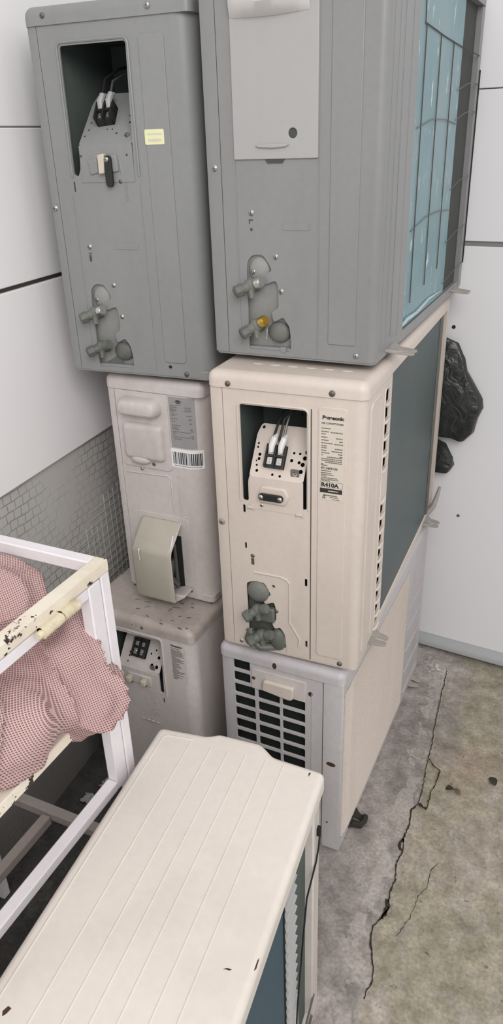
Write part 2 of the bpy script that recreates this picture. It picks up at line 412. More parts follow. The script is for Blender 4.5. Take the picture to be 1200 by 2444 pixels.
# ------------------------------------------------------------------ outdoor units
GRP = 'outdoor air conditioner units'
UNITS = 'air conditioner'
LT = .03
def shell(root, w, l, h, mat, lidmat, gapmat='gap', endholes=(), rc=.02, strip=.028, side_y=.12, xtra=(), lidr=.016, lid=True, ztop=None, emb=(), skip_side=False, baseh=.018):
    """end panel with holes, left corner strip, hidden back and far sheets, base pan and lid"""
    zt = ztop or h-LT+.004
    z0 = .004
    # end panel: flat sheet + rounded corner + return along the right side
    flat = panel([[(strip+.0012, z0), (w-rc, z0), (w-rc, zt), (strip+.0012, zt)]]+list(endholes), .003, END, 0.)
    parts = [flat]
    prof = [(w-rc+rc*math.sin(a), rc-rc*math.cos(a)) for a in [.5*PI*i/8 for i in range(9)]]
    if not skip_side: prof.append((w, side_y))
    inner = [(w-rc+(rc-.003)*math.sin(a), rc-(rc-.003)*math.cos(a)) for a in [.5*PI*i/8 for i in range(9)]]
    if not skip_side: inner.append((w-.003, side_y))
    mb = MB(); mb.prism(prof+inner[::-1], 'z', z0, zt); parts.append(mb)
    for e in emb:      # (x0,z0,x1,z1,r)
        parts.append(panel([rrect(*e)], .0032, END, -.0018, .0016, 2))
    parts += list(xtra)
    ob('end_panel', parts, mat, root)
    # left corner post
    mb = MB(); mb.prism([(.0008, .012), (.003, .003), (.012, 0), (strip, 0), (strip, .003), (.012, .003), (.0045, .014), (.0045, .06), (.0008, .06)], 'z', z0, zt); ob('corner_post', mb, mat, root)
    mb = MB(); mb.box(strip-.002, strip+.004, .0034, .006, z0, zt); ob('seam', mb, gapmat, root)
    # hidden back sheet & far sheet
    mb = MB(); mb.box(.001, .004, .06, l-.004, z0, zt); mb.box(.001, w-.004, l-.004, l-.001, z0, zt); ob('rear_sheet', mb, mat, root)
    mb = rounded_slab(rrect(.0015, .002, w-.0015, l-.0015, .012), 0, baseh, .003); ob('base_pan', mb, mat, root)
    if lid:
        mb = rounded_slab(rrect(-.002, -.003, w+.003, l+.002, .016), h-LT, h, lidr); ob('lid', mb, lidmat, root)

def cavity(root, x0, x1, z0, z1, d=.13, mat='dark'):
    mb = MB(); y0 = .0035  # added dark lining stands in for the shade inside the cabinet
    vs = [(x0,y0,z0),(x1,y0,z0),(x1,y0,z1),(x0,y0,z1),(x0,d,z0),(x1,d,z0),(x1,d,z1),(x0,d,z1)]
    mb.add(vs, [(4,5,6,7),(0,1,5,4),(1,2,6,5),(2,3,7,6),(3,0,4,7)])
    me = mb.mesh(); o = ob('cavity_shade', me, mat, root, smooth=False); return o

def opening_trim(root, x0, z0, x1, z1, r, mat):
    top = rrect(x0, z0, x1, z1, [0, 0, r, r]); pts = top[1:]+[top[0]]
    mb = MB(); mb.tube([(p[0], -.0006, p[1]) for p in pts], .0024, 6)
    return mb.mesh()

def terminal_plate(root, u0, u1, zb, zm, zt, dy, mat, holes, prot=-.0012):
    """bent sheet: upright face flush with the panel, then leaning back into the box. holes: (u 0-1 across, t 0-1 up slope, r)"""
    L = math.hypot(dy, zt-zm); a = math.atan2(dy, zt-zm)
    w = u1-u0
    slope = panel([rpoly([(0, 0), (w, 0), (w, L), (w*.06, L), (0, L*.8)], .006)]+[circ(h[0]*w, h[1]*L, h[2], 10) for h in holes], .0016, END, 0.)
    slope.transform(Matrix.Translation((u0, prot, zm)) @ Matrix.Rotation(-a, 4, 'X'))
    face = panel([[(u0, zb), (u1, zb), (u1, zm), (u0, zm)]], .0016, END, prot)
    o = ob('terminal_plate', [slope, face], mat, root)
    def P(uu, t, off=0.):      # point on the slope, offset outward
        return (u0+uu*w, prot+t*L*math.sin(a)-off*math.cos(a), zm+t*L*math.cos(a)+off*math.sin(a))
    R = Matrix.Rotation(-a, 4, 'X')
    return o, P, R
def terminal_block(root, P, R, uu, t, w, hgt, dep, metals=True, wires=(), clips=True, slant=0., clipmat='white'):
    c = Vector(P(uu, t, 0))
    T = Matrix.Translation(c) @ R @ Matrix.Rotation(slant, 4, 'Y')
    mb = MB(); mb.box(-w/2, w/2, -dep*.6, -.0005, -hgt/2, hgt/2); mb.box(-w/2, -w/2+.003, -dep, -.0005, -hgt/2, hgt/2); mb.box(w/2-.003, w/2, -dep, -.0005, -hgt/2, hgt/2); mb.box(-.0015, .0015, -dep, -.0005, -hgt/2, hgt/2)
    mb.box(-w/2, w/2, -dep*.95, -.0005, -.0015, .0015)
    me = mb.mesh(); me.transform(T); blk = ob('terminal_block', me, 'blackp', root, smooth=False)
    for sx in (-1, 1):
        mb = MB(); x = sx*w*.25
        mb.box(x-w*.13, x+w*.13, -dep*.6-.0015, -dep*.6, -hgt*.36, -hgt*.06); mb.cyl((x, -dep*.6, -hgt*.2), (x, -dep*.6-.004, -hgt*.2), .003, .0028, 10)
        mb.box(x-w*.13, x+w*.13, -dep*.6-.0015, -dep*.6, hgt*.08, hgt*.3)
        me = mb.mesh(); me.transform(T); ob('contact', me, 'steel', blk)
        if clips:
            mb = MB(); mb.tube([(x, -dep*.7, hgt*.18), (x+.001, -dep*1.05, hgt*.42), (x+.004, -dep*1.1, hgt*.75), (x+.006, -dep*.8, hgt*.95)], [.0055, .0062, .0062, .003], 8)
            me = mb.mesh(); me.transform(T); ob('wire_sleeve', me, clipmat, root)
    for k, wv in enumerate(wires):
        mb = MB(); mb.tube([T @ Vector(p) for p in wv], .0024, 8); ob('wire', mb, 'blackp' if k % 2 == 0 else 'dsteel', root)
    return blk

def label(root, name, x0, z0, x1, z1, mat, y=-.0006, r=.002, base=0.):
    return ob(name, panel([rrect(x0, z0, x1, z1, r, 2)], .0006, END, y), mat, root)
def bars(rows, y):
    mb = MB()
    for (xa, xb, z, t) in rows:
        x = xa                                            # unreadable fine print: broken dashes
        while x < xb:
            n = random.uniform(.0018, .005); e = min(x+n, xb)
            mb.box(x, e, y-.00015, y, z-t/2, z+t/2); x = e+.0006
    return mb

VALVE_HOLE = [(.072,.150),(.0735,.167),(.083,.1768),(.093,.1785),(.103,.1776),(.1137,.1645),(.1196,.1517),(.0946,.1409),(.1042,.1275),(.1266,.1361),(.1308,.126),(.1314,.09),(.117,.081),(.1216,.0634),(.14,.0742),(.1515,.0572),(.155,.03),(.1535,.013),(.0725,.0128)]
def valve(root, u, z, ang, mat, fl, cap=True, s=1.):
    """stop valve: body, dark cap at lower left reaching out, threaded flare port upper right"""
    d = Vector((math.cos(ang), 0, math.sin(ang)))
    c = Vector((u, -.008, z))
    a = c-d*.017*s+Vector((0, -.016, -.002)); f = c+d*.014*s+Vector((0, -.004, 0))
    mb = MB(); mb.sphere(c, .0125*s, 14, 9); mb.cyl(c, c+(a-c)*.75, .0095*s, .009*s, 14); mb.cyl(c, f, .0085*s, .0085*s, 14)
    mb.cyl(c+Vector((0,.0,-.004)), c+Vector((.004,.05,-.01)), .009*s, .009*s, 12)
    mb.cyl(c+Vector((0,-.004,0)), c+Vector((.004,-.006,-.021)), .0065*s, .0055*s, 8)
    v = ob('service_valve', mb, mat, root)
    mb = MB(); dd = (a-c).normalized(); mb.cyl(a-dd*.006, a+dd*.007, .0118*s, .0112*s, 8); mb.cyl(a+dd*.006, a+dd*.009, .0108*s, .008*s, 12); ob('cap', mb, 'valved', v)
    mb = MB(); e = (f-c).normalized()
    for k in range(5): mb.cyl(f+e*(.0022*k), f+e*(.0022*k+.0013), .0098*s, .0092*s, 16)
    mb.cyl(f, f+e*.012, .0085*s, .008*s, 16); ob('flare_port', mb, fl, v)
    return v

def valve_well(root, dx, mat, depth=.02, dz=0.):
    mb = MB()
    mb.add([(.066+dx, depth, .008+dz), (.16+dx, depth+.006, .008+dz), (.16+dx, depth-.006, .12+dz), (.066+dx, depth-.004, .12+dz), (.125+dx, .006, .186+dz), (.066+dx, .006, .186+dz)], [(0,1,2,3), (3,2,4,5)])
    ob('valve_plate', mb, mat, root, smooth=False)

# =============== B : cream unit, middle of right stack
fitA = dict(x=-.29, y=0, r=0, w=.2867, l=.7415, h=.5216)
fitB = dict(x=-.2778, y=-.0064, r=.035, w=.2971, l=.7934, h=.6026)
fitC = dict(x=-.2968, y=.0625, r=.0119, w=.3094, l=.7876, h=.6321)
fitD = dict(x=-.6470, y=.0746, r=.0592, w=.3211, l=.80, h=.6419)
fitE = dict(x=-.5934, y=.1088, r=-.0131, w=.2358, l=.70, h=.5284)
fitF = dict(x=-.6588, y=-.0004, r=-.012, w=.3, l=.76, h=.528)
fitG = dict(x=-.1531, y=-1.1331, r=.099, w=.3019, l=.8, h=.5849)
GAP = .012
zB = fitA['h']+GAP; zC = zB+fitB['h']+GAP; zE = fitF['h']+GAP; zD = zE+fitE['h']+GAP
def root_of(name, f, z, label): return empty(name, (f['x'], f['y'], z), f['r'], label, UNITS, GRP)

def build_B():
    f = fitB; w, l, h = f['w'], f['l'], f['h']
    r = root_of('outdoor_unit', f, zB, 'cream outdoor AC unit with tall printed rating label, middle of the right stack')
    # window keeps the sheet between two slots at the bottom (U shaped cut-out)
    x0, x1, zt, zb = .0615, .191, .5435, .350
    U = rpoly([(x0, zb), (.0735, zb), (.0735, .392), (.0765, .4035), (.1842, .4035), (.1815, .392), (.1805, zb-.001), (x1, zb-.001), (x1, zt), (x0, zt)], .005, 3)
    vh = [(.0616,.1578),(.0635,.164),(.0744,.1685),(.0837,.171),(.1021,.1699),(.1108,.1536),(.1152,.1436),(.098,.1304),(.1008,.1174),(.121,.1289),(.1253,.1129),(.1255,.0837),(.1153,.0759),(.1221,.0618),(.1338,.0692),(.1444,.0534),(.1479,.0075),(.0644,.0075)]
    holes = [U, rpoly(vh, .006, 3)]
    for a in ((.0606,.3233,.0658,.3407), (.0613,.243,.0656,.257), (.1871,.1808,.1926,.1981), (.1884,.0335,.1933,.0499)): holes.append(rrect(*a, .0008, 1))
    holes += [circ(.1597, .339, .003, 8), circ(.1209, .1658, .0036, 10)]
    gro = MB(); gro.tube([(.0798,-.0003,.1916),(.12,-.0003,.1918),(.1371,-.0003,.1915),(.149,-.0003,.188),(.1555,-.0003,.18),(.1558,-.0003,.15),(.1547,-.0003,.0874),(.165,-.0003,.070),(.1766,-.0003,.0494),(.1742,-.0003,.0311)], .0022, 8)
    trim = opening_trim(r, .0575, .349, .1952, .5475, .013, 'cream')
    pads = [panel([rrect(.068,.384,.078,.396,.002,2)], .004, END, -.0022, .001)] if False else []
    tabs = MB()
    for x in (.0775, .1772): tabs.tube([(x-.006,-.001,.333),(x-.005,-.003,.3385),(x+.005,-.003,.3385),(x+.006,-.001,.333)], .0022, 6)
    shell(r, w, l, h, 'cream', 'cream', endholes=holes, emb=[(.212,.022,.266,.555,.008)], xtra=[gro, trim, tabs], rc=.018, side_y=.128, strip=.0275)
    mb = MB(); mb.box(.1985, .2003, -.0006, .003, .006, .548); ob('seam', mb, 'gap', r)
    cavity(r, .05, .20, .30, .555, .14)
    o, P, R = terminal_plate(r, .0765, .1842, .336, .4035, .490, .058, 'cream',
        [(.10,.93,.0032),(.93,.90,.0036),(.06,.62,.0022),(.06,.55,.0022),(.12,.42,.0032),(.12,.34,.0030),(.08,.30,.0018),(.10,.22,.0022),(.12,.12,.0030),(.30,.60,.0030),(.97,.56,.004),(.95,.45,.0042),(.93,.33,.0042),(.92,.2,.0042),(.80,.20,.0036),(.86,.36,.0032),(.72,.38,.0032),(.85,.52,.0025),(.74,.52,.0025),(.42,.08,.0026),(.56,.07,.0026)])
    terminal_block(r, P, R, .44, .40, .038, .044, .014, wires=[[(-.008,-.014,.036),(-.004,-.016,.06),(.002,-.012,.09),(.004,.02,.10)],[(.012,-.014,.036),(.014,-.018,.062),(.016,-.012,.095),(.02,.02,.10)],[(.002,-.01,.03),(.008,-.02,.07),(.03,-.014,.098),(.034,.0,.085)]])
    gp = panel([rrect(.158,.4075,.1745,.4265,.001,1), circ(.1662,.417,.0045,14)], .0006, END, -.0012); lo = panel([circ(.1662,.417,.0022,10)], .0006, END, -.0014)
    me = [gp, lo]
    g = ob('ground_symbol', me, 'inkg', r); g.location = (0, .0055, .0)
    # cable clamp on the raised boss
    boss = MB(); boss.prism([(.098,.352),(.15,.352),(.158,.372),(.15,.388),(.102,.388),(.095,.372)], 'y', -.006, .001); ob('clamp_boss', boss, 'cream', r, bevel=.004)
    cl = ob('cable_clamp', panel([rrect(.098, .3615, .148, .3755, .0068, 5)], .006, END, -.013, .0015), 'blackp', r)
    for x in (.104, .142): screw(r, x, .3685, -.013, .8)
    screw(r, .1005, .3455, 0, .8)
    screw(r, .0417, .5807, -.004, .85, 'dsteel'); screw(r, .2375, .5807, -.004, .9, 'dsteel'); screw(r, .2626, .012, -.001, .85, 'dsteel'); screw(r, .0448, .013, 0, .7)
    screw(r, .0138, .2953, 0, 1.1, 'foot'); screw(r, .0777, .2292, 0, .7, 'dsteel')
    mb = MB(); mb.box(.0745, .0805, -.0008, .001, .209, .2235); ob('key_slot', mb, 'gap', r)
    screw(r, .1265, .1075, 0, .7, 'dsteel')
    lb = MB()
    for i in range(6): lb.sphere((.075+.034*i, .062-.0*i, h), .011, 12, 6, (1, .45, .12))
    ob('lid_dimple', lb, 'cream', r)
    # valves
    valve_well(r, -.007, 'valved', .018, -.004)
    mb = MB(); mb.sphere((.087, .004, .146), .0265, 16, 10, (.95, .6, .95)); ob('valve_dome', mb, 'valve', r)
    valve(r, .088, .108, .45, 'valved', 'valved', s=1.05); valve(r, .096, .047, .35, 'valved', 'valved', s=1.1)
    mb = MB(); mb.box(.088, .123, -.006, .01, .078, .112); ob('valve_bracket', mb, 'valved', r, bevel=.004)
    mb = MB(); mb.sphere((.128, .004, .035), .024, 14, 9, (.8, .6, 1.1)); mb.sphere((.075, -.004, .03), .022, 14, 9, (.9, .8, .8)); mb.tube([(.066,.0,.05),(.075,-.015,.03),(.095,-.012,.018),(.12,.004,.014)], .0085, 10); ob('valve_insulation', mb, 'valved', r)
    # rating label
    lab = label(r, 'rating_label', .2155, .378, .262, .5475, 'label', y=-.0024)
    y = -.0025
    rows = []
    for z, a, b_, c, d in ((.5165,.219,.235,0,0),(.5105,.219,.233,.236,.258),(.506,.219,.227,0,0),(.500,.219,.230,.246,.258),(.4945,.219,.232,.252,.258),(.489,.219,.240,.243,.259),(.4838,.219,.229,0,0),(.480,.219,.229,.244,.258),(.475,.219,.2285,.238,.258),(.4705,.219,.234,.25,.258),(.466,.219,.222,.253,.258),(.4595+.0035,.23,.258,0,0),(.4592,.219,.258,0,0),(.4558,.219,.258,0,0),(.4525,.226,.258,0,0),(.449,.219,.2235,0,0),(.4465,.219,.231,0,0)):
        rows.append((a, b_, z, .0019));  
        if d: rows.append((c, d, z-.0006, .0019))
    for z, b_ in ((.436,.238),(.4318,.239),(.4285,.243),(.4255,.229),(.4225,.250),(.4195,.252),(.4170,.236)): rows.append((.219, b_, z, .0017))
    rows += [(.226,.25,.3878,.0022),(.236,.252,.3845,.0016),(.24,.255,.3805,.0013)]
    ob('fine_print', bars(rows, y), 'inkg', lab, smooth=False)
    pr = [text_mesh('Panasonic', .0088, END, (.2205, y, .5335), .00045, sx=1.12), text_mesh('AIR CONDITIONER', .0046, END, (.2188, y, .5245), .00008), text_mesh('4713409130', .0062, END, (.2185, y, .4390), .00012), text_mesh('R410A', .0105, END, (.2195, y, .4052), .0005, sx=1.12)]
    fr = panel([rrect(.2175,.4035,.2598,.4150,.0015,2), rrect(.2180,.4040,.2593,.4145,.0012,2)], .0003, END, y)
    bar = panel([rrect(.2172,.3925,.2592,.4015,.0002,1)], .0003, END, y)
    tri = panel([[(.2215,.381),(.2285,.381),(.225,.390)], [(.2235,.3823),(.2265,.3823),(.225,.3865)]], .0003, END, y)
    ob('print', pr+[fr, bar, tri], 'ink', lab, smooth=False)
    mb = bars([(.233,.252,.397,.0018)], y-.0002); ob('reversed_print', mb, 'label', lab, smooth=False)
    # right side: louvre strip, coil, far post
    mb = panel([rrect(.128, .02, .192, h-LT, .001, 1)] + [rrect(.138, zz-.0255, .170, zz, .002, 2) for zz in (.548-.0338*i for i in range(16)) if not (.345 < zz < .385)], .002, SIDE, w-.001)
    rim = MB(); rim.tube([(w, .132, .03), (w, .132, .545), (w, .136, .552), (w, .174, .552)], .0022, 6); rim.tube([(w, .035, .03), (w, .035, .545), (w, .045, .553), (w, .095, .553), (w, .10, .545), (w, .10, .03)], .002, 6)
    ob('louvre_strip', [mb, rim], 'cream', r)
    mb = MB()
    for i in range(16):
        zz = .548-.0338*i-.0288
        if .32 < zz < .357: continue
        mb.tube([(w-.003, .136, zz-.001), (w+.001, .142, zz), (w+.001, .168, zz), (w-.003, .173, zz-.001)], .0036, 8)
    ob('louvre', mb, 'cream', r)
    mb = MB(); mb.box(w-.02, w-.012, .128, .2, .02, h-LT); ob('louvre_shade', mb, 'black', r)  # black sheet stands in for the shade behind the slots
    mb = MB(); mb.box(w-.03, w-.004, .192, .70, .018, h-LT); ob('coil', mb, 'coilB', r)
    mb = MB(); mb.box(w-.03, w-.008, .70, .775, .018, h-LT); ob('dark_gap', mb, 'black', r)
    mb = MB(); mb.cyl((w-.004, .712, .02), (w-.004, .712, h-LT), .006, .006, 8); ob('pipe', mb, 'dsteel', r)
    mb = MB(); mb.box(w-.02, w, .772, l, .004, h-LT+.003); ob('corner_post', mb, 'cream', r)
    side_screw(r, w, .135, .52, .6)
    mb = MB(); mb.tube([(w-.006, .742, .006), (w+.010, .752, .028), (w+.016, .768, .055), (w+.020, .778, .078)], [.010, .008, .006, .004], 8); ob('bent_tab', mb, 'foot', r)
    foot(r, w-.004, .118, .036); foot(r, w-.004, .69, .04)
    return r
build_B()

def build_A():
    f = fitA; w, l, h = f['w'], f['l'], f['h']
    r = root_of('outdoor_unit', f, 0., 'lilac grey outdoor AC unit with barred end grille, bottom of the right stack')
    holes = []
    p = .0338
    for i in range(13):
        zt = .4885-p*i; zb = zt-.0255
        if zb < .05: break
        cols = ((.032, .0712),) if i < 2 else ((.032, .0812), (.0895, .1410), (.1475, .2005))
        for a, b_ in cols: holes.append(rrect(a, zb, b_, zt, .003, 2))
    fl = panel([[(.0285, .004), (.2405, .004), (.2405, h-LT+.003), (.0285, h-LT+.003)]]+holes, .004, END, 0., .0006)
    ridge = MB(); ridge.box(.2155, .2175, -.0012, .002, .01, .45)
    ob('end_grille', [fl, ridge], 'lilac', r)
    mb = MB(); mb.prism([(.0008, .012), (.003, .003), (.012, 0), (.0285, 0), (.0285, .003), (.012, .003), (.0045, .014), (.0045, .06), (.0008, .06)], 'z', .004, h-LT+.003); ob('corner_post', mb, 'lilac', r)
    mb = MB(); mb.box(.028, .205, .022, .05, .02, h-LT); ob('coil', mb, 'black', r)
    mb = MB(); mb.box(.203, .24, .004, .012, .02, h-LT); ob('inner_sheet', mb, 'lilac', r)
    # front panel (fan side) : strip wrapped round the corner
    mb = MB(); mb.prism([(.2425, -.002), (w-.006, -.002), (w-.001, .001), (w, .006), (w-.003, .008), (w-.02, .004), (.2425, .002)], 'z', .002, h-LT+.003); ob('front_edge', mb, 'lilac', r, bevel=.001)
    mb = MB(); mb.box(.2400, .2430, .001, .004, .004, h-LT); ob('seam', mb, 'gap', r)
    # horizontal rib fan grille
    ribs = MB(); n = 74; pth = [(w-.022, .005), (w-.012, .014), (w-.005, .028), (w-.002, .045), (w-.001, .065), (w, .09), (w, .54)]
    for i in range(n):
        z = .022+i*(h-LT-.03-.022)/(n-1)
        ribs.tube([(a, b_, z-.030*max(0, (.085-b_)/.085)**2) for a, b_ in pth], .00135, 6)
    for yy in (.2, .37): ribs.box(w-.006, w-.0015, yy-.001, yy+.001, .022, h-LT-.03)
    ob('fan_grille', ribs, 'cream', r)
    mb = MB(); mb.prism([(a-.004, b_) for a, b_ in pth]+[(a-.010, b_) for a, b_ in pth[::-1]], 'z', .01, h-LT); ob('grille_shade', mb, 'black', r)  # black sheet stands in for the shade between the ribs
    me = panel([[(.54, .004), (l, .004), (l, h-LT+.003), (.54, h-LT+.003)]], .003, SIDE, w)
    gl = MB()
    for zz in (.330, .258, .185, .112, .038): gl.tube([(w+.0005, .556, zz+.004), (w+.0005, .715, zz-.002)], .0026, 6)
    ob('front_panel', [me, gl], 'lilac', r)
    mb = MB(); mb.box(w-.004, w, .008, .54, .004, .02); ob('front_frame', mb, 'lilac', r); mb = MB(); mb.box(w-.004, w, .008, .54, h-LT-.026, h-LT+.003); ob('front_frame', mb, 'lilac', r)
    mb = MB(); mb.box(.001, .004, .06, l-.004, .004, h-LT); mb.box(.001, w-.004, l-.004, l-.001, .004, h-LT); ob('rear_sheet', mb, 'lilac', r)
    ob('base_pan', rounded_slab(rrect(.002, .003, w-.002, l-.0015, .01), 0, .018, .003), 'lilac', r)
    ob('lid', rounded_slab(rrect(-.003, -.004, w+.002, l+.002, .016), h-LT, h, .016, 5), 'lilac', r)
    # handle plate with pale grip
    ob('handle_plate', panel([rrect(.0765, .4235, .2025, .4765, .002, 2)], .005, END, -.0035, .001), 'taupe', r)
    hm = MB(); hm.prism(rpoly([(.1035, .432), (.1075, .4600), (.1795, .4600), (.1765, .4275), (.168, .4235)], .007, 4), 'y', -.014, -.002); ob('grip', hm, 'cream', r, bevel=.004, seg=3)
    screw(r, .0815, .4525, -.0035, .7, 'rust')
    for (x, z, a, b_, yy) in ((.213, .4475, .0055, .006, -.0006), (.2624, .268, .011, .006, -.0024), (.256, .085, .002, .003, -.0024)):
        ob('rust_patch', panel([circ(x, z, 1, 9, a, b_)], .0006, END, yy), 'rust', r)
    ob('rust_patch', panel([circ(.132, .5005, 1, 9, .005, .008)], .001, END, -.0045), 'rust', r)
    # floor feet: near one rests on a black rubber pad
    foot(r, w-.005, .66, .032)
    fb = foot(r, w-.005, .098, .032, mat='rubber')
    pad = MB(); pad.tube([(w+.028, .115, .008), (w+.03, .1, .008), (w+.024, .084, .008), (w+.006, .082, .008)], .0075, 8); ob('rubber_pad', pad, 'rubber', fb).matrix_parent_inverse = Matrix.Translation(fb.location).inverted()
    return r
build_A()

def build_C():
    f = fitC; w, l, h = f['w'], f['l'], f['h']
    r = root_of('outdoor_unit', f, zC, 'large grey outdoor AC unit with bright teal coil, top of the right stack')
    holes = [rpoly(VALVE_HOLE, .005, 3)]
    step = MB(); step.box(.0555, .0575, -.0006, .002, .02, .325); step.box(.2035, .2052, -.0008, .002, .01, .60)
    tabs = MB(); tabs.prism([(.112,.3265),(.146,.3265),(.142,.321),(.116,.321)], 'y', -.002, .001)
    shell(r, w, l, h, 'greyC', 'greyC', 'ggap', endholes=holes, emb=[(.2235,.032,.273,.595,.003)], xtra=[step], rc=.014, side_y=.185, strip=.030)
    ob('latch_recess', tabs, 'ggap', r)
    # corner ribs on the side return
    sd = MB()
    for yy in (.03, .0625, .142): sd.box(w-.0005, w+.0009, yy-.001, yy+.001, .02, h-LT)
    sd.box(w-.0005, w+.0012, .092, .128, .03, h-LT); ob('corner_rib', sd, 'greyC', r, bevel=.0008)
    # terminal door
    d = ob('terminal_door', panel([rrect(.0567, .327, .2037, .6, .002, 2), circ(.1609, .3635, .0075, 16)], .006, END, -.0035, .0012), 'door', r)
    mb = MB(); mb.cyl((.1609, .004, .3635), (.1609, -.0012, .3635), .0078, .0078, 16); ob('screw_well', mb, 'ggap', d)
    sc = MB(); sec = [(0,.5245),(-.001,.523),(-.012,.528),(-.024,.540),(-.026,.553),(-.01,.585),(0,.592)]
    n = 14; vs = []; fs = []
    for i in range(n+1):
        t = i/n; u = .0585+t*(.1895-.0585); k = math.sin(PI*min(1, max(0, t)))**.35 if 0 < t < 1 else 0; dz = -.004*math.sin(PI*t)+.003*t
        for (yy, zz) in sec: vs.append((u, -.0035+yy*max(k, .25), zz+dz*.6))
    m = len(sec)
    for i in range(n):
        for j in range(m-1): fs.append((i*m+j, i*m+j+1, (i+1)*m+j+1, (i+1)*m+j))
    fs += [tuple(range(m)), tuple(n*m+j for j in range(m-1, -1, -1))]
    sc.add(vs, fs); ob('hand_scoop', sc, 'scoop', d)
    mb = MB(); mb.prism([(.0965,.3478),(.127,.3492),(.1551,.3478),(.150,.3445),(.127,.343),(.102,.3445)], 'y', -.0075, -.002); ob('finger_lip', mb, 'door', d, bevel=.001)
    screw(r, .0182, .3153, 0, .9); screw(r, .2757, .0155, -.001, .8); screw(r, .0838, .2454, 0, .85); screw(r, .1274, .1756, 0, .8); screw(r, .1368, .1179, 0, .8)
    mb = MB(); mb.box(.079, .0865, -.001, .001, .2335, .235); mb.box(.0795, .0805, -.001, .001, .228, .2335); mb.box(.0815, .085, -.001, .001, .217, .221); ob('key_slot', mb, 'ggap', r)
    ob('badge', panel([rrect(.1413, .2185, .1877, .231, .001, 1)], .0014, END, -.001, .0004), 'greyC', r)
    ob('knockout', panel([rrect(.1335, .011, .145, .021, .003, 3)], .0016, END, -.0012, .0006), 'greyC', r)
    valve_well(r, 0, 'well', .012)
    mb = MB(); mb.sphere((.094, .010, .152), .025, 16, 10, (.9, .4, 1)); ob('valve_dome', mb, 'well', r)
    screw(r, .084, .149, .003, .9)
    valve(r, .083, .128, .32, 'valve', 'steel'); valve(r, .091, .0585, .5, 'valve', 'brass')
    mb = MB(); mb.sphere((.128, .012, .045), .022, 14, 9, (1, .6, .9)); ob('valve_insulation', mb, 'valve', r)
    mb = MB(); mb.cyl((.112, -.008, .054), (.112, -.010, .036), .002, .0015, 8); ob('valve_stem', mb, 'steel', r)
    # coil, guard wires, far corner
    mb = MB(); mb.box(w-.035, w-.006, .185, .59, .02, h-LT); ob('coil', mb, 'coilC', r)
    mb = MB(); mb.box(w-.035, w-.012, .59, .757, .02, h-LT); ob('dark_gap', mb, 'ggap', r)
    mb = MB()
    for yy in (.25, .37, .49): mb.cyl((w-.004, yy, .06+.12*(yy-.25)), (w-.004, yy, .5215-.03*(yy-.25)), .0011, .0011, 6)
    mb.tube([(w-.004, .235, .56), (w-.004, .240, .5225), (w-.004, .40, .516), (w-.004, .58, .512), (w+.001, .76, .508)], .0011, 6)
    ob('guard_wire', mb, 'gap', r)
    mb = MB()
    for zz in (.44, .385, .25, .14, .05):
        mb.tube([(w-.003, .56, zz-.006), (w+.002, .63, zz+.008), (w+.004, .70, zz+.014), (w+.001, .775, zz+.012)], .0009, 6)
    for zz in (.38, .21):
        mb.tube([(w-.004, .22, zz-.015), (w-.003, .34, zz), (w-.003, .46, zz), (w-.004, .58, zz-.008)], .0008, 6)
    ob('loose_wire', mb, 'dsteel', r)
    fb = MB(); fb.tube([(w-.004, .19, .026), (w-.001, .22, .034), (w-.002, .30, .030), (w-.003, .42, .036), (w-.004, .56, .030)], [.002, .004, .0035, .003, .001], 6); ob('film_fold', fb, 'film', r)
    mb = MB(); mb.box(w-.02, w, .755, l, .004, h-LT+.003); ob('corner_post', mb, 'greyC', r)
    mb = MB(); mb.cyl((w+.001, l-.002, .06), (w+.001, l-.002, h-.15), .002, .002, 6); ob('edge_cable', mb, 'cable', r)
    foot(r, w-.002, .098, .046); foot(r, w-.006, .70, .042)
    return r
build_C()

